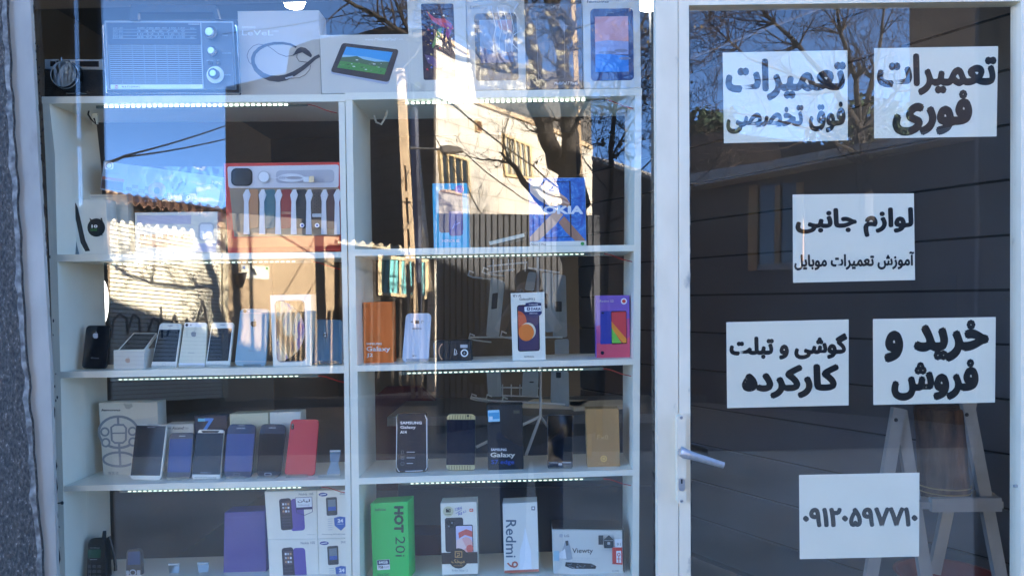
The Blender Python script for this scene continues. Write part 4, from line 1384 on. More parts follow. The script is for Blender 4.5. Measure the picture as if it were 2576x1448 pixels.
def iph(it, q, home=True):
    """printed earpiece and home ring of an older phone"""
    q = [Vector(p) for p in q]
    def uv(u, v): return (q[0]*(1-u)+q[1]*u)*(1-v)+(q[3]*(1-u)+q[2]*u)*v
    a, b2 = uv(.38, .06), uv(.62, .06)
    it.line(GREYT, [tuple(a), tuple(b2)], 4, 'earpiece')
    if home:
        c_ = uv(.5, .925); w = (q[1]-q[0]).length
        it.ring(LIGHTGREY, c_.x, c_.y, w*.085, w*.075, 2.5, 'home_button', 16)
q = [(1003, 1060), (1140, 1062), (1106, 1345), (945, 1342)]
it = phone('white phone with a dark screen, nearest the white tray box', k, q, y, WHP, SCREEN, [(1000, 1102), (1130, 1102), (1101, 1303), (955, 1303)], r=18, group=GP); iph(it, q); it.done()
it = phone('cream phone with its back to the window', k, [(1158, 1055), (1300, 1057), (1286, 1340), (1116, 1338)], y, M('cream_back', (226, 220, 196), .25), r=18, group=GP)
it.quad(WHT, [(1160, 1058), (1298, 1060), (1296, 1086), (1155, 1086)], 10); it.quad(WHT, [(1122, 1312), (1287, 1312), (1286, 1335), (1119, 1333)], 8)
it.ell(INK, 1172, 1073, 9, 9, 'camera_lens'); it.ell(GREYT, 1198, 1073, 4, 5, 'flash'); it.fruit(GREYT, 1216, 1128, 40); it.text(GREYT, 'iPhone', 1182, 1244, 1218, 1252); it.done()
q = [(1330, 1055), (1470, 1057), (1440, 1337), (1286, 1335)]
it = phone('white phone with a dark screen and round home button, next to the tall silver phone', k, q, y, WHP, SCREEN, [(1328, 1095), (1456, 1093), (1432, 1298), (1300, 1300)], r=18, group=GP); iph(it, q); it.done()
it = phone('tall silver blue phone with a black bitten fruit on its back', k, [(1508, 970), (1692, 972), (1666, 1332), (1471, 1328)], y, M('silver_blue_back', (138, 168, 180), .35, metal=.1), r=24, group=GP)
it.line(LIGHTGREY, [(1508, 999), (1690, 1000)], 5); it.line(LIGHTGREY, [(1475, 1300), (1668, 1303)], 5); it.fruit(INK, 1592, 1063, 46)
it.ell(INK, 1537, 986, 11, 11, 'camera_lens'); it.ell(WHT, 1563, 987, 5, 5, 'flash'); it.text(GREYT, 'iPhone', 1560, 1229, 1592, 1239); it.done()
# planet box
it = Item('phone_box', 'white box printed with a black phone showing a swirling golden planet', 'box', k, [(1694, 886), (1950, 880), (1956, 1328), (1714, 1334)], .125, .05, WHITE)
it.quad(mm('bezel_grey', 120, 116, 124), [(1722, 920), (1912, 914), (1922, 1302), (1738, 1308)], 30); it.quad(BLACK, [(1728, 926), (1906, 920), (1916, 1296), (1744, 1302)], 26)
PLANET = ramp_mat('planet_print', 'noise', 15, [(.28, (92, 58, 66)), (.42, (196, 140, 84)), (.5, (232, 206, 168)), (.58, (120, 96, 150)), (.7, (206, 110, 60))], .35, distort=1.6, stretch=(1, 1, .6))
it.poly(PLANET, [(1732, 924), (1762, 924)]+[(1748+164*math.sin(rad(a)), 1110-186*math.cos(rad(a))) for a in range(14, 165, 10)]+[(1790, 1298), (1750, 1300), (1742, 1290)])
it.done()
it = phone('blue grey phone back standing against the cabinet divider', k, [(1968, 1036), (2152, 1040), (2150, 1320), (1945, 1312)], y, M('blue_grey_back', (74, 102, 118), .3), r=22, group=GP)
it.fruit(DKGREY, 2042, 1135, 40); it.ell(WHT, 2041, 1124, 5, 5, 'emblem'); it.ell(WHT, 2041, 1142, 5, 5, 'emblem'); it.done()
for i, (a, b2, yb) in enumerate(((950, 1100, 1350), (1120, 1280, 1346), (1285, 1440, 1344), (1530, 1640, 1340), (1990, 2130, 1322))):
    stand(('clear stand foot under the white phone beside the tray box', 'clear stand foot under the cream phone', 'clear stand foot under the white phone with home button', 'clear stand foot under the tall silver blue phone', 'clear stand foot under the blue grey phone back')[i], k, a, b2, yb, y)

# ---------- second shelf, right cabinet
k = '5'; y = .15
it = Item('phone_box', 'orange box with white lettering at the cabinet divider', 'box', k, [(228, 930), (410, 926), (416, 1310), (232, 1313)], y, .05, ORANGE)
it.text(WHT, 'SAMSUNG', 248, 1184, 345, 1197, bold=.03); it.text(WHT, 'Galaxy', 248, 1208, 398, 1246, bold=.02); it.text(WHT, 'J2', 250, 1250, 290, 1279, bold=.02); it.done()
it = Item('phone_box', 'thin white box mostly hidden between the divider and the orange box', 'box', k, [(186, 935), (222, 935), (225, 1310), (188, 1312)], y+.02, .05, mm('white_box', 0, 0, 0))
it.ring(GREYT, 198, 1222, 10, 16, 3); it.done()
it = phone('white phone with its camera back to the window, right of the orange box', k, [(496, 1000), (656, 998), (640, 1303), (471, 1305)], y, M('pearl_back', (206, 212, 224), .22), r=26, group=GP)
it.rect(DKGREY, 554, 1044, 580, 1066, 5, 'camera_lens', .001); it.ell(NAVY, 567, 1055, 7, 7, 'camera_lens'); it.rect(GREYT, 527, 1048, 541, 1058, 1, 'flash'); it.ring(GREYT, 600, 1054, 7, 7, 4, 'flash', 10, 0, 260)
it.text(DKGREY, 'SAMSUNG', 536, 1090, 594, 1101, bold=.02); it.text(DKGREY, 'DUOS', 548, 1261, 568, 1270); it.ell(DKGREY, 542, 1266, 4, 5); it.done()
stand('clear stand foot under the white phone beside the orange box', k, 500, 640, 1308, y)
it = Item('camera_box', 'small black box with a printed compact camera', 'box', k, [(668, 1172), (905, 1168), (910, 1303), (672, 1308)], y, .05, mm('black_card', 38, 38, 42, .3))
it.ring(M('copper_print', (206, 160, 130), .3), 745, 1240, 40, 56, 7, a0=120, a1=240); it.line(LIGHTGREY, [(672, 1185), (676, 1298)], 4); it.rect(LIGHTGREY, 838, 1196, 884, 1216, 2); it.ell(WHT, 864, 1249, 24, 24); it.ell(BLACK, 864, 1249, 16, 16); it.ell(GREYT, 864, 1249, 7, 7)
it.line(WHT, [(800, 1262), (804, 1222), (815, 1235), (808, 1262), (820, 1250)], 4); it.done()
it = Item('phone_box', 'tall white box with an orange and red circle picture and a shield sticker', 'box', k, [(1154, 874), (1366, 866), (1374, 1292), (1166, 1298)], y-.02, .055, mm('white_box', 0, 0, 0))
it.text(INK, '١٢٨/٤', 1168, 882, 1222, 898, bold=.02); it.text(DKGREY, 'GalaxyM12', 1208, 903, 1308, 922, bold=.015)
it.quad(BLACK, [(1194, 948), (1332, 944), (1338, 1235), (1200, 1240)], 16); it.quad(mm('night_purple', 60, 44, 84), [(1199, 954), (1328, 950), (1333, 1230), (1205, 1234)], 10)
it.poly(mm('deep_orange', 206, 84, 44), [(1200, 985)]+[(1192+62*math.cos(rad(a)), 1050-66*math.sin(rad(a))) for a in range(70, -60, -12)]+[(1203, 1110)])
it.ell(CREAM, 1262, 1112, 50, 54); it.ell(mm('bright_orange', 230, 120, 40), 1252, 1120, 49, 54)
it.poly(mm('shield_navy', 40, 44, 92), [(1247, 936), (1295, 928), (1346, 934), (1350, 1000), (1330, 1020), (1298, 1032), (1262, 1016), (1248, 990)]); it.quad(WHT, [(1240, 960), (1346, 952), (1348, 986), (1242, 990)], 3)
it.text(mm('shield_navy', 0, 0, 0), 'DARIA', 1282, 963, 1344, 981, bold=.04); it.rect(mm('shield_navy', 0, 0, 0), 1256, 962, 1276, 982, 5); it.rect(WHT, 1262, 968, 1270, 976, 1)
it.text(WHT, 'GUARANTEE', 1268, 940, 1326, 948); it.text(WHT, 'SERVICE', 1272, 996, 1322, 1004)
it.text(DKGREY, 'SAMSUNG', 1240, 1266, 1300, 1276, bold=.02); it.done()
PURP = ramp_mat('purple_pink', 'noise', 3, [(.3, (120, 84, 190)), (.7, (206, 84, 120))], .4)
it = Item('phone_box', 'purple and pink box with a blue phone and a rainbow screen', 'box', k, [(1690, 888), (1900, 886), (1904, 1276), (1694, 1280)], y-.02, .05, mm('box_purple', 120, 82, 176))
it.poly(mm('box_magenta', 176, 70, 136), [(1691, 1080), (1902, 1030), (1904, 1275), (1694, 1279)]); it.poly(mm('box_pink', 214, 76, 104), [(1693, 1190), (1903, 1150), (1904, 1275), (1694, 1279)])
it.text(CREAM, 'Redmi S2', 1714, 916, 1800, 930); it.ell(WHT, 1865, 924, 19, 19); it.ell(RED, 1865, 924, 12, 12)
it.quad(mm('phone_indigo', 52, 66, 160, .2), [(1718, 985), (1800, 985), (1800, 1192), (1716, 1194)], 8); it.quad(BLACK, [(1784, 986), (1880, 984), (1884, 1190), (1788, 1194)], 7)
it.quad(mm('scr_red', 206, 52, 66), [(1787, 992), (1878, 990), (1881, 1184), (1790, 1187)], 0); it.poly(mm('scr_orange', 230, 140, 40), [(1787, 1050), (1881, 1160), (1881, 1184), (1860, 1186), (1788, 1095)]); it.poly(mm('scr_green', 110, 190, 70), [(1788, 1090), (1850, 1186), (1790, 1187)])
it.ell(NAVY, 1730, 1248, 11, 12); it.ell(NAVY, 1732, 998, 8, 6); it.done()

# ---------- third shelf, left cabinet
k = '7'; y = .125
it = Item('phone_box', 'tall white box printed with a grey looped figure, torn at the top', 'box', k, [(678, 258), (1082, 250), (1100, 766), (712, 772)], .20, .05, mm('card_white', 222, 218, 206))
it.text(DKGREY, 'lenovo', 696, 298, 826, 314, bold=.04, shear=8)
GP2 = mm('loop_grey', 138, 144, 152)
it.ring(GP2, 815, 458, 135, 108, 17); it.line(GP2, [(765, 425), (790, 408), (850, 408), (868, 430), (866, 512), (845, 532), (790, 532), (770, 515), (765, 425)], 14); it.line(GP2, [(772, 466), (862, 464)], 10); it.line(GP2, [(812, 350), (814, 408)], 16); it.line(GP2, [(820, 532), (828, 690)], 16)
for cx, cy in ((722, 456), (912, 452), (728, 530), (915, 525)):
    it.ell(mm('card_white', 0, 0, 0), cx, cy, 32, 32); it.ring(GP2, cx, cy, 26, 26, 13)
it.ring(GP2, 820, 645, 110, 48, 16); it.text(GREYT, '智生活', 745, 730, 815, 748)
it.poly(mm('torn_card', 180, 178, 170), [(850, 262), (880, 268), (905, 262), (915, 280), (890, 300), (865, 296)]); it.done()
it = phone('large white phone with glossy black screen, in front of the tall white box', k, [(940, 402), (1150, 406), (1106, 792), (888, 782)], y, WHP, SCREEN, [(938, 412), (1142, 416), (1102, 758), (898, 756)], r=34, group=GP); it.line(GREYT, [(1015, 408), (1090, 409)], 5, 'earpiece'); it.text(LIGHTGREY, 'lenovo', 1015, 420, 1068, 428); it.done()
it = Item('phone_box', 'low white box with dark lettering behind the blue screened phone', 'box', k, [(1130, 406), (1332, 402), (1335, 765), (1145, 768)], .19, .05, mm('card_white', 0, 0, 0))
it.text(DKGREY, 'HUAWEI', 1140, 425, 1176, 438, bold=.02); it.text(DKGREY, 'Ascend', 1183, 418, 1260, 440, bold=.02, shear=6); it.text(GREYT, 'Y300', 1264, 424, 1296, 438); it.done()
it = phone('grey phone with a plain blue screen', k, [(1170, 464), (1334, 461), (1312, 772), (1143, 776)], y, M('dark_grey_phone', (62, 64, 76), .3), BLUESCR, [(1168, 505), (1322, 502), (1308, 734), (1153, 734)], r=18, group=GP)
it.line(LIGHTGREY, [(1232, 485), (1276, 485)], 6, 'earpiece'); it.done()
it = Item('phone_box', 'dark navy box with a big light blue digit', 'box', k, [(1338, 345), (1560, 336), (1568, 765), (1345, 768)], .185, .05, mm('navy_box', 32, 40, 62, .3))
it.text(mm('light_blue_print', 70, 140, 220), '7', 1390, 362, 1460, 450, bold=.04, shear=12); it.rect(mm('seal_blue', 90, 190, 225), 1362, 364, 1412, 384, 2); it.done()
it = phone('phone with white ends above and below a black screen', k, [(1362, 440), (1542, 441), (1512, 786), (1318, 780)], y, WHP, SCREEN, [(1354, 464), (1540, 464), (1514, 750), (1322, 748)], r=18, group=GP); it.poly(INK, [(1385, 448), (1510, 448), (1500, 462), (1395, 462)], 'earpiece'); it.text(LIGHTGREY, 'BlackBerry', 1380, 733, 1452, 742); it.done()
it = Item('phone_box', 'plain cream box behind the blue phones', 'box', k, [(1580, 334), (1846, 324), (1850, 765), (1590, 768)], .185, .05, mm('cream_card', 206, 204, 176)); it.ring(mm('faint_line', 192, 190, 160), 1645, 400, 50, 42, 4); it.done()
it = Item('phone_box', 'plain white box behind the red phone', 'box', k, [(1856, 322), (2068, 318), (2078, 762), (1862, 765)], .185, .05, mm('cool_white_card', 206, 212, 206)); it.line(GREYT, [(1905, 328), (1920, 324)], 3); it.done()
it = phone('dark blue phone with rounded corners and blue screen', k, [(1568, 402), (1762, 404), (1728, 776), (1540, 774)], y, M('blue_phone', (34, 46, 78), .12), BLUESCR, [(1563, 470), (1750, 470), (1730, 730), (1543, 728)], r=36, group=GP); it.text(LIGHTGREY, 'SAMSUNG', 1628, 426, 1688, 436, bold=.02); it.line(GREYT, [(1640, 412), (1684, 412)], 5, 'earpiece'); it.rect(GREYT, 1606, 742, 1650, 756, 5, 'home_button'); it.rect(NAVY, 1609, 744, 1647, 754, 4, 'home_button'); it.done()  # screen is one flat blue tone
it = phone('dark navy phone with an oval home button, left of the red phone', k, [(1790, 402), (1970, 404), (1925, 768), (1762, 766)], y, M('navy_phone', (26, 32, 50), .12), SCREEN, [(1785, 470), (1962, 470), (1930, 728), (1768, 726)], r=36, group=GP); it.text(LIGHTGREY, 'SAMSUNG', 1850, 424, 1898, 433, bold=.02); it.rect(LIGHTGREY, 1820, 738, 1868, 758, 8, 'home_button'); it.rect(NAVY, 1824, 741, 1864, 755, 6, 'home_button'); it.done()
it = phone('red phone standing with its back to the window', k, [(2002, 370), (2194, 370), (2164, 758), (1956, 755)], y, M('red_phone', (206, 30, 52), .25), r=26, group=GP)
it.quad(mm('lens_black', 24, 18, 22, .1), [(2005, 398), (2024, 398), (2022, 440), (2002, 440)], 8, 'camera_lens', .0008); it.ell(GREYT, 2014, 408, 5, 6, 'camera_lens'); it.ell(GREYT, 2012, 428, 4, 5, 'camera_lens'); it.done()
for i, (a, b2, yb) in enumerate(((1150, 1300, 790), (1340, 1490, 792), (1548, 1690, 785), (1770, 1905, 780), (1970, 2118, 772))):
    stand(('clear stand foot under the grey phone with a blue screen', 'clear stand foot under the white ended phone', 'clear stand foot under the dark blue phone', 'clear stand foot under the navy phone', 'clear stand foot under the red phone')[i], k, a, b2, yb, y)
empty_stand('empty clear stand right of the red phone', k, 2275, 2345, 580, 2250, 2340, 768, .14)

# ---------- third shelf, right cabinet
k = '8'; y = .125
it = phone('black phone in glossy clear film with white start-up lettering', k, [(482, 322), (688, 318), (696, 730), (474, 738)], y, BLKP, M('dim_start_screen', (24, 32, 48), .3, .15), [(490, 332), (680, 328), (686, 718), (484, 726)], r=22, group=GP, lean=.02)
it.text(WHT, 'SAMSUNG', 506, 384, 654, 404, bold=.035); it.text(WHT, 'Galaxy', 506, 414, 612, 440, bold=.02); it.text(WHT, 'A14', 506, 447, 550, 468, bold=.03)
for i, yy_ in enumerate((595, 634, 673)):
    it.line(LIGHTGREY, [(550, yy_), (606 if i < 2 else 594, yy_)], 5, 'lettering')
it.line(GREYT, [(513, 585), (527, 585), (527, 607), (513, 607), (513, 585)], 2.5, 'lettering'); it.line(GREYT, [(509, 626), (533, 626), (533, 645), (509, 645), (509, 626)], 2.5, 'lettering'); it.ring(GREYT, 521, 636, 6, 6, 2, 'lettering'); it.ring(GREYT, 521, 674, 12, 12, 2.5, 'lettering')
it.line(WHT, [(478, 345), (482, 420), (478, 700), (500, 732)], [3, 5, 3, 4], 'wrapping_and_glints'); it.line(WHT, [(676, 340), (688, 370), (690, 700), (680, 720)], [4, 7, 4, 3], 'wrapping_and_glints'); it.line(LIGHTGREY, [(540, 728), (660, 722)], 6, 'wrapping_and_glints'); it.done()  # pale strokes along the edges paint the film's highlights
GOLD = M('pale_gold_shell', (206, 196, 150), .3, metal=.3)
it = phone('black screened phone with pale gold speaker bands top and bottom', k, [(828, 334), (1022, 334), (1020, 720), (820, 720)], y, GOLD, M('screen_with_sky_tone', (22, 27, 44), .25, .15), [(828, 372), (1022, 372), (1020, 684), (822, 684)], r=24, group=GP, lean=.012)  # dark screen coloured with the navy of the sky it mirrors
for i in range(9):
    it.line(mm('band_groove', 130, 120, 84), [(848+i*18, 340), (846+i*18, 370)], 5, 'speaker_band'); it.line(mm('band_groove', 0, 0, 0), [(842+i*18, 688), (842+i*18, 716)], 5, 'speaker_band')
it.ell(INK, 972, 346, 8, 8, 'camera_lens'); it.done()
it = Item('phone_box', 'tall black box with white and blue lettering and a light blue seal', 'box', k, [(1100, 272), (1345, 270), (1354, 714), (1110, 720)], y, .055, mm('matt_black_card', 34, 36, 42, .4))
it.quad(mm('seal_pale_blue', 170, 216, 236), [(1108, 308), (1188, 304), (1192, 384), (1112, 388)], 5); it.quad(mm('seal_blue2', 84, 166, 210), [(1112, 326), (1186, 322), (1189, 366), (1115, 370)], 0); it.rect(mm('pale', 220, 230, 236), 1118, 350, 1142, 374, 1)
it.quad(mm('olive_label', 74, 74, 66), [(1282, 308), (1328, 306), (1330, 330), (1284, 332)], 2); it.text(mm('olive_text', 110, 106, 80), '32GB', 1290, 313, 1322, 326)
it.text(WHT, 'SAMSUNG', 1130, 569, 1237, 587, bold=.03); it.text(mm('cream_text', 226, 220, 206), 'Galaxy', 1126, 598, 1296, 640, bold=.03); it.text(mm('edge_blue', 44, 84, 176), 'S7 edge', 1132, 648, 1290, 686, bold=.015); it.done()
it = phone('slim phone whose glossy black screen mirrors the street', k, [(1514, 338), (1697, 335), (1694, 702), (1520, 706)], y, M('thin_dark_frame', (60, 62, 70), .25), M('mirror_screen', (6, 7, 12), .03), [(1520, 344), (1692, 341), (1690, 660), (1526, 662)], r=12, group=GP)
it.text(LIGHTGREY, 'SAMSUNG', 1534, 664, 1588, 672, bold=.02); it.rect(LIGHTGREY, 1594, 672, 1620, 690, 5, 'home_button'); it.rect(LIGHTGREY, 1622, 664, 1680, 670, 1); it.done()
stand('clear stand foot under the slim glossy phone', k, 1525, 1690, 710, y)
it = Item('phone_box', 'plain tan gold box with faint lettering and a round gold mark', 'box', k, [(1784, 300), (2010, 297), (2020, 708), (1796, 714)], y, .05, mm('tan_gold_card', 178, 134, 84))
it.text(mm('tan_deep', 206, 166, 112), 'Fx0', 1862, 476, 1938, 508, bold=.01); it.ell(mm('gold_mark', 226, 178, 96), 1906, 641, 23, 23, 'emblem'); it.ring(mm('tan_gold_card', 0, 0, 0), 1906, 640, 12, 12, 4, 'emblem'); it.text(mm('tan_deep', 0, 0, 0), 'Firefox OS', 1870, 670, 1940, 682); it.done()

# ---------- bottom shelf, left cabinet
k = '7'; y = .13
it = Item('mobile_phone', 'old chunky black mobile phone with a stub antenna and green display', 'phone', k, [(605, 1190), (722, 1186), (735, 1570), (585, 1570)], y, .03, M('old_black_plastic', (24, 26, 32), .4), lean=.03, r=34, part='body', c=.004)
it.quad(mm('lcd_green', 60, 96, 76, .2), [(604, 1266), (694, 1264), (692, 1322), (606, 1324)], 3, 'display'); it.text(LIGHTGREY, 'MOTOROLA', 620, 1250, 686, 1258)
it.line(LIGHTGREY, [(620, 1335), (668, 1334)], 3)
for j in range(4):
    for i in range(3):
        it.rect(mm('key_grey', 70, 74, 82), 604+i*34, 1372+j*34, 628+i*34, 1392+j*34, 5, 'keypad', .002)
it.done()
m = MB(); m.tube([P(*K(k, 712, 1240), .16), P(*K(k, 720, 1138), .175)], [.006, .0045], M('old_black_plastic', (0, 0, 0)), 10); m.build('antenna', it.root)
m = MB(); m.tube([P(*K(k, *p), .2) for p in ((752, 1175), (765, 1220), (785, 1300), (795, 1380), (796, 1520))], .0045, M('old_black_plastic', (0, 0, 0)), 8)
tag(m.build('black_cable'), 'thick black cord curving down behind the chunky old phone', 'cord')
it = Item('mobile_phone', 'small brown feature phone with keypad, partly below the picture edge', 'phone', k, [(868, 1262), (968, 1256), (984, 1560), (860, 1562)], y+.02, .015, M('brown_shell', (84, 72, 66), .35), lean=.03, r=30, part='body', c=.003)
it.quad(mm('slate_display', 86, 94, 128, .15), [(880, 1282), (962, 1278), (966, 1368), (878, 1372)], 3, 'display')
it.ring(LIGHTGREY, 914, 1424, 20, 18, 8, 'keypad'); it.rect(LIGHTGREY, 866, 1410, 888, 1440, 4, 'keypad'); it.rect(LIGHTGREY, 942, 1408, 966, 1440, 4, 'keypad'); it.done()
it = Item('phone_box', 'plain violet box standing left of the stacked white boxes', 'box', k, [(1545, 1012), (1822, 1000), (1836, 1570), (1535, 1570)], y+.03, .06, M('violet_card', (92, 84, 150), .45, noise=(25, .06)))
it.line(mm('violet_line', 110, 104, 160), [(1560, 1046), (1812, 1035)], 3); it.done()
def feature_box(label, q, k, lower, y, group):
    it = Item('phone_box', label, 'box', k, q, y, .055, WHITE, group=group)
    q = [Vector(p) for p in q]
    def uv(u, v):
        p = (q[0]*(1-u)+q[1]*u)*(1-v)+(q[3]*(1-u)+q[2]*u)*v
        return (p.x, p.y)
    it.quad(mm('violet_phone', 96, 78, 160), [uv(.50, .16), uv(.74, .16), uv(.76, .82), uv(.48, .84)], 20)
    it.quad(mm('dark_phone_print', 52, 42, 54), [uv(.27, .16), uv(.50, .14), uv(.52, .80), uv(.28, .82)], 18)
    it.quad(mm('menu_print', 90, 70, 80), [uv(.31, .22), uv(.48, .21), uv(.485, .47), uv(.315, .48)], 2)
    for j in range(3):
        for i in range(3):
            it.poly((WHT, LIGHTGREY, mm('tiny_icon', 210, 160, 120))[(i+j) % 3], [uv(.33+.05*i, .25+.075*j), uv(.365+.05*i, .25+.075*j), uv(.365+.05*i, .29+.075*j), uv(.33+.05*i, .29+.075*j)])
    for j in range(4):
        it.line(mm('key_row', 84, 72, 84), [uv(.31, .54+.06*j), uv(.49, .53+.06*j)], 6)
    a, b2 = uv(.66, .045), uv(.94, .10)
    it.text(GREYT, 'Nokia 105', a[0], a[1], b2[0], b2[1], bold=.015, slope=3)
    if not lower:
        it.quad(WHT, [uv(.59, .14), uv(.91, .13), uv(.91, .34), uv(.60, .35)], 2); it.line(mm('shield_navy', 0, 0, 0), [uv(.59, .14), uv(.91, .13), uv(.915, .44), uv(.76, .51), uv(.60, .45), uv(.59, .14)], 4)
        it.poly(mm('shield_navy', 0, 0, 0), [uv(.60, .345), uv(.91, .335), uv(.912, .385), uv(.60, .395)])
        a, b2 = uv(.63, .17), uv(.87, .25)
        it.text(DKGREY, 'لیان', a[0], a[1], b2[0], b2[1], ar=True, bold=.02)
        a, b2 = uv(.64, .28), uv(.86, .315)
        it.text(GREYT, 'SERVICE', a[0], a[1], b2[0], b2[1])
    a, b2 = uv(.80, .90), uv(.96, .92)
    it.text(GREYT, 'DUAL SIM', a[0], a[1], b2[0], b2[1])
    it.done()
feature_box('upper white box printed with a dark and a violet keypad phone, with shield sticker', [(1820, 868), (2178, 860), (2184, 1190), (1842, 1196)], k, False, y, 'stacked white phone boxes')
feature_box('lower white box printed with a dark and a violet keypad phone', [(1842, 1200), (2186, 1193), (2200, 1560), (1860, 1565)], k, True, y-.004, 'stacked white phone boxes')
def slim_box(label, q, k, y):
    it = Item('phone_box', label, 'box', k, q, y, .055, mm('white_box', 0, 0, 0), group='stacked white phone boxes')
    q = [Vector(p) for p in q]
    def uv(u, v):
        p = (q[0]*(1-u)+q[1]*u)*(1-v)+(q[3]*(1-u)+q[2]*u)*v
        return (p.x, p.y)
    c_ = uv(.2, .085)
    it.ell(mm('logo_blue', 40, 62, 140), c_[0], c_[1], 31, 13, 'emblem', 22); it.line(WHT, [(c_[0]-20, c_[1]+3), (c_[0]+20, c_[1]-3)], 5, 'emblem')
    a, b2 = uv(.76, .05), uv(.97, .10); it.text(GREYT, 'DUOS', a[0], a[1], b2[0], b2[1], bold=.02)
    it.quad(DKGREY, [uv(.29, .15), uv(.66, .14), uv(.67, .52), uv(.31, .53)], 10); it.quad(mm('mini_screen', 120, 132, 140), [uv(.35, .20), uv(.61, .19), uv(.62, .34), uv(.36, .35)], 0); it.poly(BLUE, [uv(.36, .35), uv(.62, .34), uv(.625, .42), uv(.365, .43)])
    for j in range(6):
        it.line(LIGHTGREY, [uv(.34, .60+.045*j), uv(.50, .595+.045*j)], 4)
    it.poly(mm('shield_blue', 56, 100, 176), [uv(.55, .58), uv(.74, .55), uv(.96, .57), uv(.97, .74), uv(.78, .85), uv(.57, .74)])
    a, b2 = uv(.67, .60), uv(.86, .68); it.text(WHT, '24', a[0], a[1], b2[0], b2[1], bold=.05); a, b2 = uv(.65, .70), uv(.88, .725); it.text(WHT, 'WARRANTY', a[0], a[1], b2[0], b2[1])
    a, b2 = uv(.14, .90), uv(.92, .945); it.text(GREYT, 'Samsung SM-B310E', a[0], a[1], b2[0], b2[1], bold=.015)
    it.done()
slim_box('upper narrow white box with a small silver phone and blue shield, by the divider', [(2182, 860), (2388, 856), (2392, 1184), (2188, 1190)], k, y)
slim_box('lower narrow white box with a small silver phone and blue shield, by the divider', [(2190, 1194), (2396, 1188), (2402, 1530), (2200, 1536)], k, y-.004)
empty_stand('empty clear stand nearest the small brown phone', k, 1165, 1236, 1358, 1150, 1250, 1540, .15)
empty_stand('empty clear stand beside the violet box', k, 1366, 1438, 1350, 1352, 1452, 1535, .15)

# ---------- bottom shelf, right cabinet
k = '8'; y = .125
it = Item('phone_box', 'bright green box with large sideways lettering', 'box', k, [(300, 950), (556, 936), (568, 1470), (318, 1480)], y, .06, mm('vivid_green', 52, 200, 92), turn=-.012)
it.text(DKGREY, 'Infinix', 332, 982, 408, 1002, bold=.015, slope=3); it.text(mm('deep_green_text', 40, 62, 50), 'HOT', 462, 966, 530, 1150, rot=90, bold=.06); it.text(mm('deep_green_text', 0, 0, 0), '20i', 472, 1176, 540, 1315, rot=90)
it.quad(WHT, [(344, 1338), (432, 1332), (436, 1402), (348, 1408)], 4); it.quad(mm('label_navy', 44, 58, 100), [(346, 1340), (430, 1334), (433, 1368), (349, 1374)], 3); it.text(WHT, '64GB', 358, 1344, 420, 1364, bold=.04, slope=2); it.text(DKGREY, '7GB', 354, 1378, 390, 1396, bold=.04); it.text(GREYT, 'RAM', 396, 1378, 426, 1394)
it.text(DKGREY, 'Infinix X665', 348, 1430, 430, 1448, slope=3); it.done()
it = Item('phone_box', 'white box with a brown band, a printed black phone and a pink swirl', 'box', k, [(782, 948), (1030, 938), (1040, 1432), (794, 1442)], y, .055, mm('white_box', 0, 0, 0))
it.quad(mm('print_brown_phone', 66, 56, 58), [(812, 1048), (938, 1044), (944, 1278), (818, 1284)], 16); it.ell(INK, 838, 1080, 16, 17); it.rect(INK, 850, 1066, 874, 1116, 8); it.ell(GREYT, 862, 1082, 7, 7); it.ell(GREYT, 840, 1106, 5, 5)
it.quad(BLACK, [(884, 1098), (1004, 1094), (1010, 1290), (888, 1294)], 10); it.quad(mm('lav_screen', 214, 206, 232), [(888, 1104), (1000, 1100), (1005, 1290), (892, 1294)], 8)
it.poly(mm('coral', 226, 104, 92), [(905, 1150), (960, 1125), (1001, 1140), (1002, 1180), (950, 1165), (910, 1190)]); it.ell(mm('blush', 238, 178, 172), 958, 1232, 46, 52); it.ell(mm('coral', 0, 0, 0), 985, 1260, 24, 28); it.poly(mm('pale_pink', 246, 214, 206), [(892, 1200), (930, 1190), (960, 1250), (920, 1292), (892, 1292)])
it.quad(mm('brown_band', 66, 52, 46), [(789, 1288), (1037, 1282), (1039, 1360), (792, 1366)], 0); it.ell(mm('brown_disc', 60, 46, 40), 906, 1326, 68, 70)
it.line(mm('band_gold', 214, 160, 96), [(884, 1280), (930, 1280), (930, 1318), (884, 1318), (884, 1280)], 8); it.line(mm('band_gold', 0, 0, 0), [(896, 1292), (914, 1292), (914, 1306), (900, 1306), (900, 1318)], 6)
it.text(mm('band_gold', 0, 0, 0), 'میخک', 858, 1330, 950, 1366, ar=True, bold=.03); it.text(mm('band_gold', 0, 0, 0), 'mobile', 874, 1370, 936, 1380)
it.ell(mm('seal_cream', 214, 206, 168), 836, 1004, 36, 36); it.rect(INK, 820, 984, 852, 1010, 2); it.line(mm('seal_cream', 0, 0, 0), [(828, 990), (844, 990), (844, 1004)], 4); it.text(INK, 'mobile', 816, 1018, 856, 1028)
it.text(mm('pen_blue', 44, 70, 170), '128/6', 884, 980, 930, 1000, slope=12, bold=.01); it.text(mm('pen_blue', 0, 0, 0), 'R8', 906, 1012, 932, 1032, slope=6, bold=.01); it.text(mm('pen_blue', 0, 0, 0), '61', 938, 1000, 958, 1016, slope=6)
it.line(mm('pen_blue', 0, 0, 0), [(888, 1018), (928, 994)], 3, 'lettering'); it.rect(mm('logo_orange', 230, 96, 50), 982, 984, 1008, 1006, 5); it.rect(WHT, 989, 990, 1001, 1000, 2); it.rect(mm('logo_orange', 0, 0, 0), 993, 993, 997, 1000, 0)
it.text(GREYT, 'Redmi Note 12', 862, 1402, 970, 1416); it.done()
it = Item('phone_box', 'plain pale box with long grey sideways lettering and a pale spire', 'box', k, [(1210, 950), (1448, 940), (1460, 1418), (1222, 1428)], y, .055, mm('cool_box', 232, 230, 222))
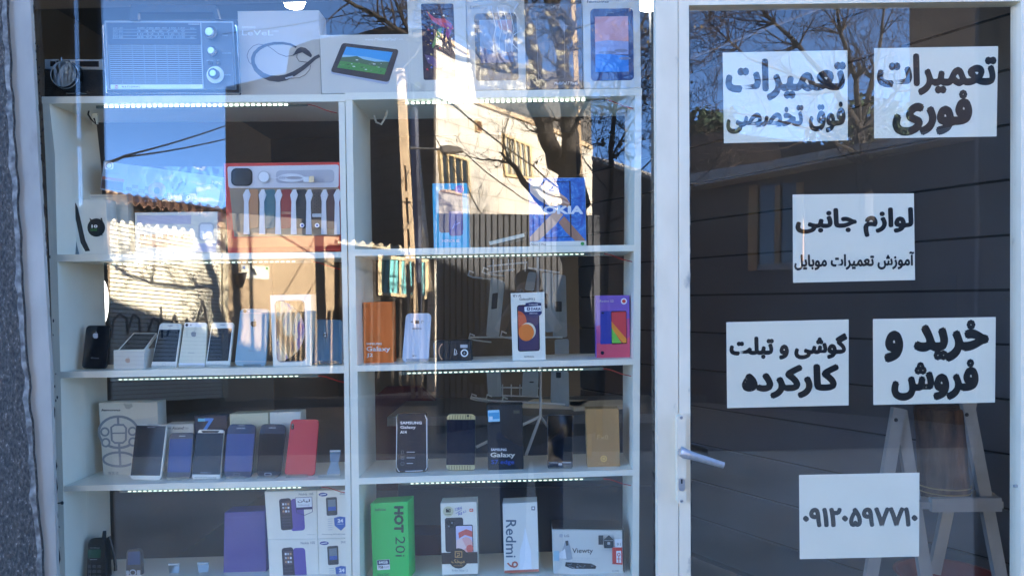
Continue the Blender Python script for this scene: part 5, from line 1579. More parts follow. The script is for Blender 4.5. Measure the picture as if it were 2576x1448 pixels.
it.text(mm('slate_text', 92, 108, 124), 'Redmi', 1232, 1062, 1304, 1320, rot=90, bold=.01); it.text(mm('warm_text', 190, 104, 84), '9', 1240, 1345, 1318, 1392, rot=90, bold=.01); it.quad(mm('warm_edge', 196, 110, 90), [(1222, 1410), (1460, 1400), (1460, 1418), (1222, 1428)], 0)
it.poly(mm('spire', 236, 240, 244), [(1365, 1110), (1385, 1200), (1405, 1270), (1410, 1400), (1325, 1404), (1330, 1270), (1350, 1200)]); it.rect(GREYT, 1408, 968, 1434, 996, 4); it.rect(WHT, 1415, 975, 1427, 987, 2); it.done()
it = Item('phone_box', 'low wide white box printed with a walking bride, with a brown top and red sticker', 'box', k, [(1552, 1128), (2034, 1134), (2040, 1442), (1560, 1432)], y-.01, .075, mm('lg_white', 218, 216, 208))
it.done()
BRN = mm('brown_card', 78, 66, 58)
m = MB(); z_ = Vector((0, 0, .002)); n_ = it.n
a, b2 = it.c3[0], it.c3[1]
m.prism([a+z_, b2+z_, b2+z_-n_*.075, a+z_-n_*.075], (0, 0, .002), BRN); m.prism([b2+Vector((.002, 0, 0)), it.c3[2]+Vector((.002, 0, 0)), it.c3[2]+Vector((.002, 0, 0))-n_*.075, b2+Vector((.002, 0, 0))-n_*.075], (.002, 0, 0), BRN)
m.build('brown_sleeve', it.root)
it.parts = {}
it.ell(LIGHTGREY, 1613, 1170, 13, 13); it.text(GREYT, 'LG', 1636, 1162, 1668, 1180, bold=.03); it.text(DKGREY, 'Viewty', 1690, 1256, 1832, 1300, bold=.01)
it.poly(mm('bride_grey', 168, 172, 176), [(1640, 1210), (1662, 1202), (1675, 1240), (1692, 1330), (1660, 1340), (1600, 1320), (1622, 1270)]); it.poly(DKGREY, [(1642, 1206), (1660, 1204), (1664, 1236), (1648, 1240)]); it.poly(mm('bride_white', 236, 236, 236), [(1600, 1290), (1640, 1260), (1650, 1330), (1598, 1325)]); it.rect(mm('sea_print', 170, 206, 220), 1562, 1275, 1600, 1345, 0)
it.poly(INK, [(1645, 1352), (1820, 1362), (1855, 1380), (1850, 1398), (1690, 1398), (1640, 1380)])
r = random.Random(8)
for i in range(24):
    x, y_ = r.uniform(1655, 1840), r.uniform(1360, 1392)
    it.rect(LIGHTGREY, x, y_, x+5, y_+4, 0)
for t, a_ in (('Touch Screen 5 Mega Pixel Mobile', 1320), ('High Speed Video Recording', 1336)):
    it.text(LIGHTGREY, t, 1692, a_, 1868, a_+10, slope=-4)
it.rect(DKGREY, 1870, 1168, 1902, 1232, 2); it.poly(DKGREY, [(1904, 1200), (1942, 1166), (1978, 1202)]); it.rect(DKGREY, 1908, 1206, 1972, 1256, 2); it.rect(LIGHTGREY, 1932, 1214, 1950, 1232, 0)
it.text(LIGHTGREY, 'www.lgmobile.com', 1868, 1266, 1962, 1276)
it.quad(WHT, [(1982, 1195), (2032, 1192), (2034, 1250), (1984, 1252)], 0); it.text(GREYT, '91', 1996, 1220, 2022, 1240); it.quad(RED, [(1964, 1252), (2034, 1250), (2036, 1370), (1966, 1366)], 0); it.quad(WHT, [(1992, 1275), (2026, 1274), (2027, 1358), (1994, 1356)], 0); it.ring(RED, 2010, 1300, 9, 10, 5); it.line(RED, [(2010, 1310), (2010, 1355)], 5); it.line(RED, [(1996, 1330), (2024, 1330)], 4)
it.text(GREYT, 'KU990', 1966, 1406, 2012, 1420); it.done()
# ================================================================== the street that the glass mirrors (behind the camera)
def virt(px, L):
    p = P(px, 760, L-1.85)
    return Vector((p.x, p.y, 0))
class Wall:
    """upright plane through two measured plan points of the mirrored street"""
    def __init__(s, px0, L0, px1, L1):
        s.a, s.b = virt(px0, L0), virt(px1, L1)
        d = (s.b-s.a).normalized()
        n = Vector((d.y, -d.x, 0))
        if n.dot(CAM-s.a) < 0:
            n = -n
        s.vn = n
        s.n = flip(n)            # real outward normal
        s.d = flip(d)
    def at(s, px, py, off=0):
        return flip(on_plane(px, py, s.a+s.vn*off, s.vn))
    def poly(s, b, pts, off, depth, mat):
        b.prism([s.at(x, y, off) for x, y in pts], s.n*-depth, mat)
    def ground(s, px, off=0):
        p = s.at(px, 800, off)
        return Vector((p.x, p.y, 0))
DIRT = ramp_mat('packed_dirt', 'noise', 1.6, [(.3, (204, 184, 158)), (.5, (224, 204, 178)), (.7, (236, 218, 194))], .95, detail=12, bump=.5)
ASPH = ramp_mat('asphalt', 'noise', 14, [(.3, (122, 116, 108)), (.55, (140, 133, 124)), (.75, (156, 149, 140))], .9, detail=10, bump=.3)
b = MB(); b.add([(-1500, -1500, 0), (1500, -1500, 0), (1500, 1500, 0), (-1500, 1500, 0)], [(0, 1, 2, 3)], DIRT)
tag(b.build('ground'), kind='structure')
b = MB(); b.add([(-60, -9.4, .004), (60, -9.4, .004), (60, -5.9, .004), (-60, -5.9, .004)], [(0, 1, 2, 3)], ASPH)
tag(b.build('road'), kind='structure')
KERB = M('kerb_stone', (112, 110, 106), .85, noise=(5, .12))
b = MB(); b.box((0, -9.55, .06), (60, .15, .06), KERB); tag(b.build('kerb'), kind='structure')
PAVE = brick_mat('pavers', (226, 198, 162), (214, 186, 152), (170, 148, 122), .4, .4, .012, .9)
b = MB(); b.box((0, -.95, .03), (30, .87, .03), PAVE); tag(b.build('pavement'), kind='structure')

# ---- building with tiled sunny side and shaded brick side
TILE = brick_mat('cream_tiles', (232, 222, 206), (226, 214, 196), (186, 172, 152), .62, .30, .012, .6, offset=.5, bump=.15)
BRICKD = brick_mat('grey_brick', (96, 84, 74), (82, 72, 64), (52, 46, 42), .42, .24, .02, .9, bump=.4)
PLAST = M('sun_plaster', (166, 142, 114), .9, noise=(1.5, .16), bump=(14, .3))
CONC = M('pale_concrete', (206, 176, 140), .85, noise=(6, .14), bump=(30, .3))
WDARK = mm('dark_window', 46, 56, 64, .1)
WFR = M('cream_window_frame', (214, 186, 140), .5)
corner = virt(1093, 13.0)
T = Wall(1093, 13.0, 1500, 18.2)
Bk = Wall(1093, 13.0, 570, 18.6)
bt = thing('tiled_building', 'cream tiled two storey building with white barred windows, mirrored in the window glass', 'building', flip(corner))
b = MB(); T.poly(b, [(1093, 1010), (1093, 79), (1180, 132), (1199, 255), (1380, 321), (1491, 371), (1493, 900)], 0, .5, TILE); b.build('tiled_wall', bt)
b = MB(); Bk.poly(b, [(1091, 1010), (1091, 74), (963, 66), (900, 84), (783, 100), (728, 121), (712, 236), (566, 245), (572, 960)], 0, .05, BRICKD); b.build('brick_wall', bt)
PARA = M('parapet_cap', (196, 170, 136), .8)
b = MB(); T.poly(b, [(1199, 249), (1380, 315), (1380, 325), (1199, 259)], .06, .65, PARA); T.poly(b, [(1380, 315), (1491, 365), (1491, 375), (1380, 325)], .06, .65, PARA); T.poly(b, [(1091, 72), (1180, 126), (1180, 136), (1091, 82)], .06, .65, PARA); b.build('parapet', bt)
def window(W, q, n, parent, mat=WDARK, off=.02, curtain=None):
    f = MB()
    q = [Vector(p) for p in q]
    def uv(u, v):
        p = (q[0]*(1-u)+q[1]*u)*(1-v)+(q[3]*(1-u)+q[2]*u)*v
        return (p.x, p.y)
    def bar_(u0, v0, u1, v1):
        W.poly(f, [uv(u0, v0), uv(u1, v0), uv(u1, v1), uv(u0, v1)], off+.04, .06, WFR)
    bar_(-.05, -.03, 1.05, .035); bar_(-.05, .965, 1.05, 1.03); bar_(-.05, .036, .03, .964); bar_(.97, .036, 1.05, .964)
    for i in range(1, n):
        bar_(i/n-.02, .037, i/n+.02, .963)
    fr = f.build('window', parent)
    g = MB(); W.poly(g, [uv(.0, .0), uv(1, 0), uv(1, 1), uv(0, 1)], off, .015, mat); g.build('pane', fr)
    if curtain:
        g = MB()
        for i in range(n*2):
            u_ = (i+.2)/(n*2)
            W.poly(g, [uv(u_, .08), uv(u_+.5/(n*2), .08), uv(u_+.5/(n*2), .95), uv(u_, .95)], off+.012, .008, curtain)
        g.build('curtain', fr)
window(T, [(1110, 380), (1178, 402), (1182, 492), (1116, 478)], 4, bt)
window(T, [(1270, 338), (1334, 366), (1340, 448), (1275, 440)], 5, bt, curtain=mm('pale_curtain', 190, 186, 170))
window(T, [(1200, 302), (1212, 306), (1213, 331), (1201, 328)], 1, bt, mm('brown_vent', 110, 66, 44))
b = MB(); b.prism([T.at(1093, 500, -.5)+Vector((0, 0, -4)), T.at(1491, 500, -.5)+Vector((0, 0, -4)), Bk.at(570, 500, -.5)+Vector((0, 0, -4))], (0, 0, 7.0), M('roof_body', (90, 84, 78), .9)); b.build('roof', bt)

# ---- sunlit shop with roller shutter and plastered wall
S = Wall(255, 9.6, 852, 12.6)
SHUT = M('ivory_shutter', (238, 228, 204), .45, metal=0, noise=(2, .05))
AWN = M('rusty_awning', (104, 74, 58), .8)
sb = thing('shutter_shop', 'low sunlit shop with ivory shutter, wavy awning and ochre wall, mirrored in the window', 'building', S.ground(560))
b = MB(); S.poly(b, [(566, 1010), (566, 575), (600, 584), (852, 596), (852, 1000)], 0, .4, PLAST); S.poly(b, [(248, 1020), (248, 470), (566, 560), (566, 580), (276, 510), (276, 1020)], 0, .4, PLAST); b.build('plaster_wall', sb)
b = MB()
top = [(276, 512), (560, 575)]
for i in range(46):
    v0, v1 = i/46, (i+.80)/46
    yl0, yl1 = 512+(1018-512)*v0, 512+(1018-512)*v1
    yr0, yr1 = 572+(1000-572)*v0, 572+(1000-572)*v1
    S.poly(b, [(276, yl0), (562, yr0), (562, yr1), (276, yl1)], .00, .05, SHUT)
    S.poly(b, [(276, yl1), (562, yr1), (562, yr1+(yr1-yr0)*.24), (276, yl1+(yl1-yl0)*.24)], -.03, .02, M('shutter_gap', (150, 134, 106), .7))
b.build('roller_shutter', sb)
b = MB(); S.poly(b, [(560, 576), (574, 580), (574, 1000), (562, 1000)], .05, .1, M('shutter_rail', (206, 190, 160), .4)); b.build('shutter_rail', sb)
b = MB()
n_ = 60
prev = None
for i in range(n_+1):
    u_ = i/n_
    xb, yb = 268+310*u_, 505+44*u_
    w_ = 6*math.sin(u_*2*math.pi*14)
    f_ = S.at(xb, yb+w_, .55)
    bk = S.at(xb-4, yb-22+w_*.7, -.02)
    if prev:
        b.add([prev[0], f_, bk, prev[1], prev[0]+Vector((0, 0, .02)), f_+Vector((0, 0, .02)), bk+Vector((0, 0, .02)), prev[1]+Vector((0, 0, .02))], [(0, 1, 2, 3), (7, 6, 5, 4), (0, 4, 5, 1)], AWN)
    prev = (f_, bk)
b.build('awning', sb)
b = MB(); S.poly(b, [(606, 665), (677, 670), (677, 702), (606, 700)], .012, .01, M('wall_plate_pale', (220, 214, 196), .5)); S.poly(b, [(610, 669), (616, 669), (616, 676), (610, 676)], .014, .002, BLUE); S.poly(b, [(668, 671), (674, 672), (674, 678), (668, 677)], .014, .002, GREEN)
S.poly(b, [(630, 672), (640, 676), (646, 690), (640, 694), (634, 682)], .014, .002, DKGREY); tag(b.build('wall_plate'), 'small pale plate with a dark squiggle fixed to the ochre wall', 'sign')
b = MB(); S.poly(b, [(598, 688), (622, 684), (618, 700), (610, 724), (602, 714)], .14, .14, mm('dark_vent', 50, 42, 38)); tag(b.build('wall_vent'), 'dark tapering vent hood on the ochre wall beside the plate', 'vent')
GRAF = mm('graffiti_paint', 74, 72, 74)
b = MB()
def scr(pts, w=5):
    for (xa, ya), (xb, yb) in zip(pts, pts[1:]):
        d = Vector((xb-xa, yb-ya)); d.normalize(); n2 = Vector((-d.y, d.x))*w/2
        S.poly(b, [(xa+n2.x, ya+n2.y), (xb+n2.x, yb+n2.y), (xb-n2.x, yb-n2.y), (xa-n2.x, ya-n2.y)], .012, .01, GRAF)
scr([(280, 850), (285, 805), (300, 790), (318, 800), (322, 840)]); scr([(322, 830), (335, 790), (350, 800), (352, 840)]); scr([(372, 835), (385, 800), (400, 810), (395, 842)]); scr([(405, 770), (408, 850)]); scr([(420, 845), (440, 790), (452, 838)]); scr([(470, 800), (470, 845)]); scr([(490, 830), (510, 755), (525, 835)]); scr([(496, 805), (520, 803)])
b.build('graffiti', sb)
b = MB(); pts = [S.at(248, 474, -.3), S.at(852, 598, -.3)]
b.prism([Vector((p.x, p.y, 0)) for p in (S.ground(250, -.35), S.ground(850, -.35))]+[S.ground(850, -.35)-S.n*3.5, S.ground(250, -.35)-S.n*3.5], (0, 0, 3.0), M('roof_body', (0, 0, 0))); b.build('rear_block', sb)

# ---- small dark house with turquoise window between the plaster wall and the gate
H = Wall(850, 12.4, 1112, 13.2)
DK = M('dark_wall', (66, 58, 52), .9, noise=(3, .15))
hs = thing('dark_outhouse', 'dark low outhouse with a turquoise curtained window beside the grey gate, mirrored in the glass', 'building', H.ground(980))
b = MB(); H.poly(b, [(856, 1000), (856, 612), (1112, 640), (1112, 1000)], 0, 2.0, DK); b.build('wall', hs)
b = MB()
for i in range(40):
    u0, u1 = i/40, (i+1)/40
    H.poly(b, [(850+190*u0, 602+22*u0+5*math.sin(i*1.3)), (850+190*u1, 602+22*u1+5*math.sin((i+1)*1.3)), (850+190*u1, 612+22*u1), (850+190*u0, 612+22*u0)], .25, .3, M('pale_sheet', (196, 180, 150), .7))
b.build('eaves_sheet', hs)
TQ = M('turquoise_curtain', (126, 206, 206), .8)
f = MB()
for q in ([(951, 640), (1078, 652), (1078, 660), (951, 648)], [(951, 734), (1078, 744), (1078, 752), (951, 742)], [(951, 649), (960, 649), (960, 733), (951, 733)], [(1070, 660), (1078, 661), (1078, 743), (1070, 742)], [(1004, 652), (1010, 652), (1010, 737), (1004, 737)]):
    H.poly(f, q, .05, .06, WFR)
fw = f.build('window', hs)
g = MB()
for i in range(9):
    x = 962+i*12.4
    H.poly(g, [(x+6, 650), (x+9, 650), (x+2, 742), (x-1, 742)], .026, .006, mm('deep_teal', 60, 100, 106))
H.poly(g, [(958, 648), (1074, 660), (1074, 746), (958, 736)], .018, .012, TQ); g.build('curtain', fw)

# ---- grey corrugated gate
G = Wall(1108, 8.9, 1500, 10.8)
GT = M('grey_gate_paint', (58, 58, 62), .55, noise=(4, .1))
gt = thing('corrugated_gate', 'wide grey corrugated metal gate below the cream tiled building, mirrored in the glass', 'gate', G.ground(1300))
b = MB()
for i in range(27):
    x = 1104+i*15
    y0 = 536+(x-1104)*.012
    G.poly(b, [(x, y0), (x+9, y0), (x+9, 1122), (x, 1122)], .03, .05, GT)
    G.poly(b, [(x+9, y0+1), (x+15, y0+1), (x+15, 1122), (x+9, 1122)], .0, .02, GT)
b.build('gate_sheet', gt)

# ---- long dark house on the right
RH = Wall(1486, 12.6, 2600, 8.6)
rh = thing('long_dark_house', 'long dark single storey house with pale eaves, mirrored in the door glass', 'building', RH.ground(2000))
DW = M('shaded_house_wall', (84, 76, 70), .9, noise=(2, .18), bump=(14, .3))
b = MB(); RH.poly(b, [(1488, 1002), (1490, 398), (1640, 452), (1740, 472), (2110, 402), (2620, 300), (2620, 1080)], 0, .4, DW); b.build('wall', rh)
b = MB(); RH.poly(b, [(1640, 446), (1740, 440), (2110, 374), (2620, 280), (2620, 306), (2110, 402), (1740, 470), (1640, 474)], .45, .9, M('eaves_board', (176, 166, 154), .8, noise=(4, .1))); b.build('eaves', rh)
b = MB(); RH.poly(b, [(1488, 392), (1640, 444), (1640, 452), (1488, 402)], .2, .7, M('eaves_board', (0, 0, 0))); b.build('gutter', rh)
f = MB()
for q, m_ in (([(1880, 470), (1902, 467), (1902, 676), (1880, 678)], M('ochre_frame', (176, 128, 74), .6)), ([(1903, 662), (2010, 655), (2010, 672), (1903, 676)], M('pale_sill', (150, 140, 132), .7)), ([(1945, 470), (1958, 468), (1958, 660), (1945, 661)], M('ochre_frame', (0, 0, 0))), ([(2000, 462), (2016, 460), (2016, 654), (2000, 655)], M('ochre_frame', (0, 0, 0)))):
    RH.poly(f, q, .06, .08, m_)
fw = f.build('window', rh)
g = MB(); RH.poly(g, [(1903, 470), (2000, 462), (2000, 656), (1903, 662)], .01, .01, mm('green_pane', 34, 48, 48, .15)); g.build('pane', fw)
b = MB(); RH.poly(b, [(2290, 700), (2400, 690), (2400, 1050), (2290, 1044)], .05, .06, M('house_door', (52, 46, 44), .6)); b.build('door', rh)
FB = Wall(1730, 20, 1990, 17)
b = MB(); FB.poly(b, [(1732, 620), (1732, 342), (1815, 334), (1818, 352), (1950, 352), (1962, 396), (1962, 600)], 0, 3, DK); tag(b.build('far_house'), 'dark flat roofed house further off above the eaves of the long house', 'building')
TB = Wall(2286, 15.5, 2700, 14.0)
b = MB(); TB.poly(b, [(2286, 700), (2282, -260), (2760, -300), (2760, 700)], 0, 4, M('brown_tower_wall', (58, 48, 42), .9, noise=(1, .15))); tag(b.build('tall_block'), 'tall dark brown block whose edge cuts off the sky in the door glass', 'building')

# ---- dark steel leaves standing open on both sides of the shop front
STEEL = M('dark_steel_paint', (24, 25, 27), .6)
def leaf(label, px0, px1, L, top=2.9, slot=None):
    root = thing('steel_door_leaf', label, 'steel door', flip(virt((px0+px1)/2, L)))
    def strip(a0, a1, b0, b1, nm):
        m = MB()
        m.prism([V(a0, -160, L), V(a1, -160, L), V(b1, 1700, L), V(b0, 1700, L)], (0, -.03, 0), STEEL)
        m.build(nm, root)
    return root, strip
lr, st_ = leaf('dark steel door leaf standing open beside the stone pier with a slit at its hinges', 100, 250, 2.45)
st_(40, 168, 110, 214, 'frame_post')
st_(188, 237, 228, 283, 'door_panel')
m = MB()
for yk in (38, 175, 350):
    x = 170+yk*.043
    m.prism([V(x-6, yk-10, 2.44), V(x+7, yk-4, 2.44), V(x+7, yk+16, 2.44), V(x-1, yk+6, 2.44)], (0, -.02, 0), STEEL)
m.build('hinge', lr)
lr2, st_ = leaf('dark steel door leaf folded open at the far right of the shop front', 2450, 2700, 3.3)
st_(2452, 2760, 2446, 2760, 'door_panel')

# ---- poles, lamp and wires
LP = 10.8
up_ = thing('utility_pole', 'sunlit concrete utility pole with slotted sides, mirrored in front of the brick wall', 'utility pole', Vector((V(1046, 800, LP).x, V(1046, 800, LP).y, 0)))
def pole_quad(b, y0, y1, x0a, x1a, x0b, x1b, L, t, mat):
    b.prism([V(x0a, y0, L), V(x1a, y0, L), V(x1b, y1, L), V(x0b, y1, L)], (0, -t, 0), mat)
b = MB()
pole_quad(b, 182, 1002, 997, 1004, 1034, 1042, LP, .14, CONC); pole_quad(b, 182, 1002, 1009, 1016, 1052, 1060, LP, .14, CONC)
ys = [182, 300, 400, 480, 560, 640, 720, 800, 900, 990]
for a, c_ in zip(ys, ys[1:]):
    f0 = (a-182)/820.0
    xl, xr_ = 1003.5+37.5*f0, 1009.5+43*f0
    if a < 400:
        f1 = (c_-182)/820.0
        pole_quad(b, a, c_, xl, xr_, 1003.5+37.5*f1, 1009.5+43*f1, LP, .10, CONC)
    else:
        pole_quad(b, a, a+16, xl, xr_, xl+.7, xr_+.7, LP, .13, CONC)
b.build('shaft', up_)
b = MB(); b.tube([V(1004, 183, LP), V(1003, 176, LP)], .09, CONC, 8); b.build('cap', up_)
b = MB(); b.tube([V(1030, 372, LP), V(1072, 374, LP-.1), V(1110, 375, LP-.2)], .02, M('grey_tube', (120, 116, 112), .5), 6); arm = b.build('lamp_arm', up_)
b = MB(); pts = [V(1106, 366, LP-.2), V(1130, 364, LP-.25), V(1160, 371, LP-.3), V(1163, 378, LP-.3), V(1130, 382, LP-.25), V(1107, 381, LP-.2)]
b.prism(pts, (0, -.18, 0), M('lamp_casing', (150, 138, 124), .5)); b.build('lamp_head', arm)
b = MB()
pole_quad(b, -120, 900, 1432, 1443, 1474, 1486, 7.3, .05, CONC)
b.prism([V(1474, 900, 7.3), V(1486, 900, 7.3), V(1489, 1150, 7.3), V(1477, 1150, 7.3)], (0, -.05, 0), CONC)
p_ = tag(b.build('timber_pole'), 'tall thin sunlit pole beside the dark tree trunks, mirrored in the window glass', 'pole')
b = MB(); b.tube([V(1041, 275, 12.2), V(1050, 560, 12.2), V(1052, 980, 12.2)], .07, M('navy_pipe', (36, 42, 66), .5), 8); tag(b.build('drain_pipe'), 'dark navy pipe standing against the brick wall behind the utility pole', 'pipe')
CAB = M('black_cable', (30, 28, 28), .6)
def wire(label, pts, r_=.008):
    b = MB()
    q = []
    for i in range(len(pts)-1):
        (xa, ya, la), (xb, yb, lb) = pts[i], pts[i+1]
        for j in range(8):
            t = j/8
            sag = 4*t*(1-t)*6
            q.append(V(xa+(xb-xa)*t, ya+(yb-ya)*t+sag, la+(lb-la)*t))
    q.append(V(*pts[-1]))
    b.tube(q, r_, CAB, 4)
    tag(b.build('overhead_wire'), label, 'wire', 'overhead wires mirrored in the glass')
wire('upper of two dark wires crossing the blue sky towards the brick wall', [(240, 408, 8), (310, 392, 9), (620, 296, 17)], .016)
wire('lower of two dark wires crossing the blue sky towards the brick wall', [(240, 410, 8), (310, 395, 9), (620, 336, 17)], .014)
wire('dark wire falling from the pole top across the tiled wall', [(1010, 190, 10.8), (1143, 265, 9), (1345, 420, 10), (1420, 480, 10.5)], .014)
wire('thin wire falling across the first barred window of the tiled wall', [(1090, 335, 10.8), (1180, 480, 9), (1215, 540, 9.4)], .008)
wire('thin wire passing across the tiled wall under the street lamp', [(1160, 375, 10.8), (1290, 480, 9), (1350, 510, 9.4)], .008)
wire('thin wire high in the sky above the tablet boxes', [(560, 85, 14), (900, 30, 12), (1240, 10, 10)], .008)

# ---- bare trees
BARKD = M('dark_bark', (48, 42, 38), .95, noise=(20, .25), bump=(25, .6))
TWIG = M('twig_bark', (56, 46, 40), .95)
LEAFD = M('dry_leaf', (96, 80, 48), .8)
EVG = M('evergreen_leaf', (46, 62, 40), .8, noise=(8, .3))
def tree(name, label, limbs, seed, twig_n, L, grp='bare trees across the street', leaves=0, spread=1.0, tl=(.25, .75)):
    """limbs: lists of (px, py, L, radius)"""
    r = random.Random(seed)
    base = V(*limbs[0][0][:3])
    root = thing(name, label, 'tree', Vector((base.x, base.y, 0)), grp)
    tr, cr = MB(), MB()
    seeds = []
    for li, lm in enumerate(limbs):
        pts = [V(x, y, l) for x, y, l, _ in lm]
        rr_ = [q[3]*.84 for q in lm]
        # subdivide with a little wander
        P2, R2 = [], []
        for i in range(len(pts)-1):
            for j in range(4):
                t = j/4
                w = Vector((r.gauss(0, 1), r.gauss(0, 1), r.gauss(0, 1)))*rr_[i]*.18*(1 if j else .2)
                P2.append(pts[i].lerp(pts[i+1], t)+w)
                R2.append(rr_[i]+(rr_[i+1]-rr_[i])*t)
        P2.append(pts[-1]); R2.append(rr_[-1])
        tr.tube(P2, R2, BARKD, 9 if rr_[0] > .05 else 6)
        for i in range(2, len(P2)):
            if R2[i] < .085 and (not (P2[i]-base).length < 2.6 or i % 4 == 0):
                seeds.append((P2[i], (P2[i]-P2[i-1]).normalized(), R2[i]))
    def grow(p, d, rad_, ln, lev):
        q, rs = [p], [rad_]
        n = 4
        for i in range(n):
            d = (d+Vector((r.gauss(0, .22), r.gauss(0, .22), r.gauss(.04, .2)))).normalized()
            q.append(q[-1]+d*ln/n)
            rs.append(max(.0022, rad_*(1-(i+1)/(n+.4))))
        cr.tube(q, rs, TWIG, 4 if lev < 2 else 3, False)
        if lev < 3:
            for i in range(1, n+1):
                for _ in range(r.choice((1, 1, 2)) if lev < 2 else r.choice((0, 1, 1))):
                    side = Vector((r.gauss(0, 1), r.gauss(0, 1), r.gauss(0, .8)))
                    side = (side-d*side.dot(d)).normalized()
                    grow(q[i], (d*.75+side*r.uniform(.5, 1.1)).normalized(), rs[i]*.72, ln*r.uniform(.45, .72), lev+1)
        if leaves and r.random() < leaves:
            for _ in range(3):
                c_ = q[-1]+Vector((r.gauss(0, .02), r.gauss(0, .02), -r.random()*.05))
                e1, e2 = Vector((r.gauss(0, 1), r.gauss(0, 1), r.gauss(0, 1))).normalized()*.012, Vector((r.gauss(0, .4), r.gauss(0, .4), -1)).normalized()*.035
                cr.add([c_, c_+e1+e2*.5, c_+e2, c_-e1+e2*.5], [(0, 1, 2, 3)], LEAFD)
    for _ in range(twig_n):
        p, d, rd = r.choice(seeds)
        side = Vector((r.gauss(0, 1), r.gauss(0, 1), r.gauss(.1, .7)))
        side = (side-d*side.dot(d)).normalized()
        grow(p, (d*.6+side*spread).normalized(), min(rd*.6, .016), r.uniform(*tl), 1)
    tr.build('trunk', root)
    cr.build('crown', root)
    return root
L1 = 7.0
tree('bare_tree', 'big bare tree with two thick dark forking trunks, mirrored beside the thin sunlit pole', [
    [(1452, 1085, L1, .22), (1450, 800, L1, .19), (1442, 560, L1, .17), (1436, 450, L1, .15)],
    [(1440, 470, L1, .13), (1392, 380, L1, .10), (1360, 290, L1-.1, .095), (1346, 180, L1-.1, .08), (1330, 70, L1-.2, .07), (1290, -60, L1-.3, .06), (1240, -200, L1-.4, .05)],
    [(1440, 470, L1, .13), (1434, 340, L1+.1, .10), (1424, 220, L1+.1, .085), (1408, 110, L1+.1, .07), (1384, 20, L1+.2, .06), (1350, -110, L1+.2, .05)],
    [(1420, 110, L1+.1, .06), (1440, 60, L1, .05), (1400, 20, L1-.1, .04), (1380, -40, L1-.2, .03)],
    [(1420, 560, L1-.1, .05), (1375, 525, L1-.4, .045), (1330, 470, L1-.7, .035), (1285, 410, L1-.9, .022), (1257, 382, L1-1.0, .008)],
    [(1345, 180, L1-.1, .04), (1250, 175, L1-.4, .032), (1140, 140, L1-.7, .028), (1035, 95, L1-.9, .026), (950, 40, L1-1.0, .022), (880, 5, L1-1.1, .018), (800, -40, L1-1.2, .012)],
    [(1035, 95, L1-.9, .02), (1010, 40, L1-.9, .016), (985, -20, L1-.8, .012), (960, -80, L1-.8, .01)],
    [(1140, 140, L1-.7, .02), (1120, 60, L1-.6, .016), (1090, -30, L1-.5, .01)],
    [(1434, 340, L1, .03), (1480, 250, L1-.2, .022), (1520, 170, L1-.4, .015), (1580, 90, L1-.5, .01)],
], 21, 100, L1, tl=(.2, .55))
tree('bare_tree', 'slim young bare tree with a few dry leaves, mirrored beside the door post', [
    [(1508, 1100, 6.0, .035), (1518, 860, 6.0, .03), (1528, 560, 6.0, .028), (1537, 400, 6.0, .025), (1545, 280, 6.0, .02), (1566, 170, 6.0, .016), (1610, 70, 6.0, .012), (1650, -20, 6.0, .008)],
    [(1537, 400, 6.0, .014), (1575, 330, 5.9, .01), (1620, 260, 5.8, .006)],
    [(1530, 480, 6.0, .012), (1490, 430, 5.9, .008), (1465, 395, 5.8, .005)],
    [(1530, 500, 6.0, .012), (1590, 450, 5.9, .008), (1640, 400, 5.8, .006)],
], 5, 70, 6.0, leaves=.22, tl=(.15, .5))
L3 = 9.5
tree('bare_tree', 'wide bare tree whose fine branches fan across the sky in the door glass', [
    [(2180, 560, L3, .10), (2170, 420, L3, .09), (2160, 330, L3, .08)],
    [(2160, 330, L3, .06), (2100, 230, L3-.2, .045), (2010, 120, L3-.3, .032), (1930, 40, L3-.4, .02), (1860, -40, L3-.5, .012)],
    [(2160, 330, L3, .05), (2150, 200, L3-.2, .036), (2110, 90, L3-.3, .026), (2095, -30, L3-.4, .016)],
    [(2160, 330, L3, .05), (2190, 200, L3, .034), (2215, 90, L3, .022), (2230, -40, L3, .012)],
    [(2100, 230, L3-.2, .03), (1990, 190, L3-.5, .022), (1880, 150, L3-.7, .015), (1780, 60, L3-.8, .009)],
    [(2165, 400, L3, .035), (2050, 330, L3-.4, .024), (1930, 300, L3-.6, .016), (1800, 280, L3-.7, .008)],
    [(2160, 330, L3, .035), (2250, 230, L3-.2, .022), (2310, 120, L3-.2, .012)],
], 33, 210, L3, spread=.9, tl=(.3, .9))
def evergreen(label, px, py, L, rx, rz, n, seed):
    r = random.Random(seed)
    c = V(px, py, L)
    root = thing('evergreen_tree', label, 'tree', Vector((c.x, c.y, 0)), 'dark evergreens beyond the long house')
    m = MB(); m.tube([Vector((c.x, c.y, 0)), c+Vector((0, 0, rz*.4))], [.16, .05], BARKD, 7); m.build('trunk', root)
    m = MB()
    for _ in range(n):
        a, b_, k_ = r.uniform(0, 6.28), r.uniform(-1, 1), r.random()**.4
        lump = 1+.3*math.sin(a*3+seed)*math.cos(b_*4)
        p = c+Vector((math.cos(a)*rx*k_*lump*math.sqrt(1-b_*b_), math.sin(a)*rx*k_*lump*math.sqrt(1-b_*b_), b_*rz*k_*lump))
        u = Vector((r.gauss(0, 1), r.gauss(0, 1), r.gauss(0, 1))).normalized()*r.uniform(.06, .16)
        v = u.cross(Vector((r.gauss(0, 1), r.gauss(0, 1), r.gauss(0, 1)))).normalized()*r.uniform(.05, .1)
        m.add([p-u, p+v, p+u, p-v], [(0, 1, 2, 3)], EVG)
    m.build('crown', root)
evergreen('small dark evergreen clump left above the eaves in the door glass', 1785, 322, 26, 1.0, .55, 900, 3)
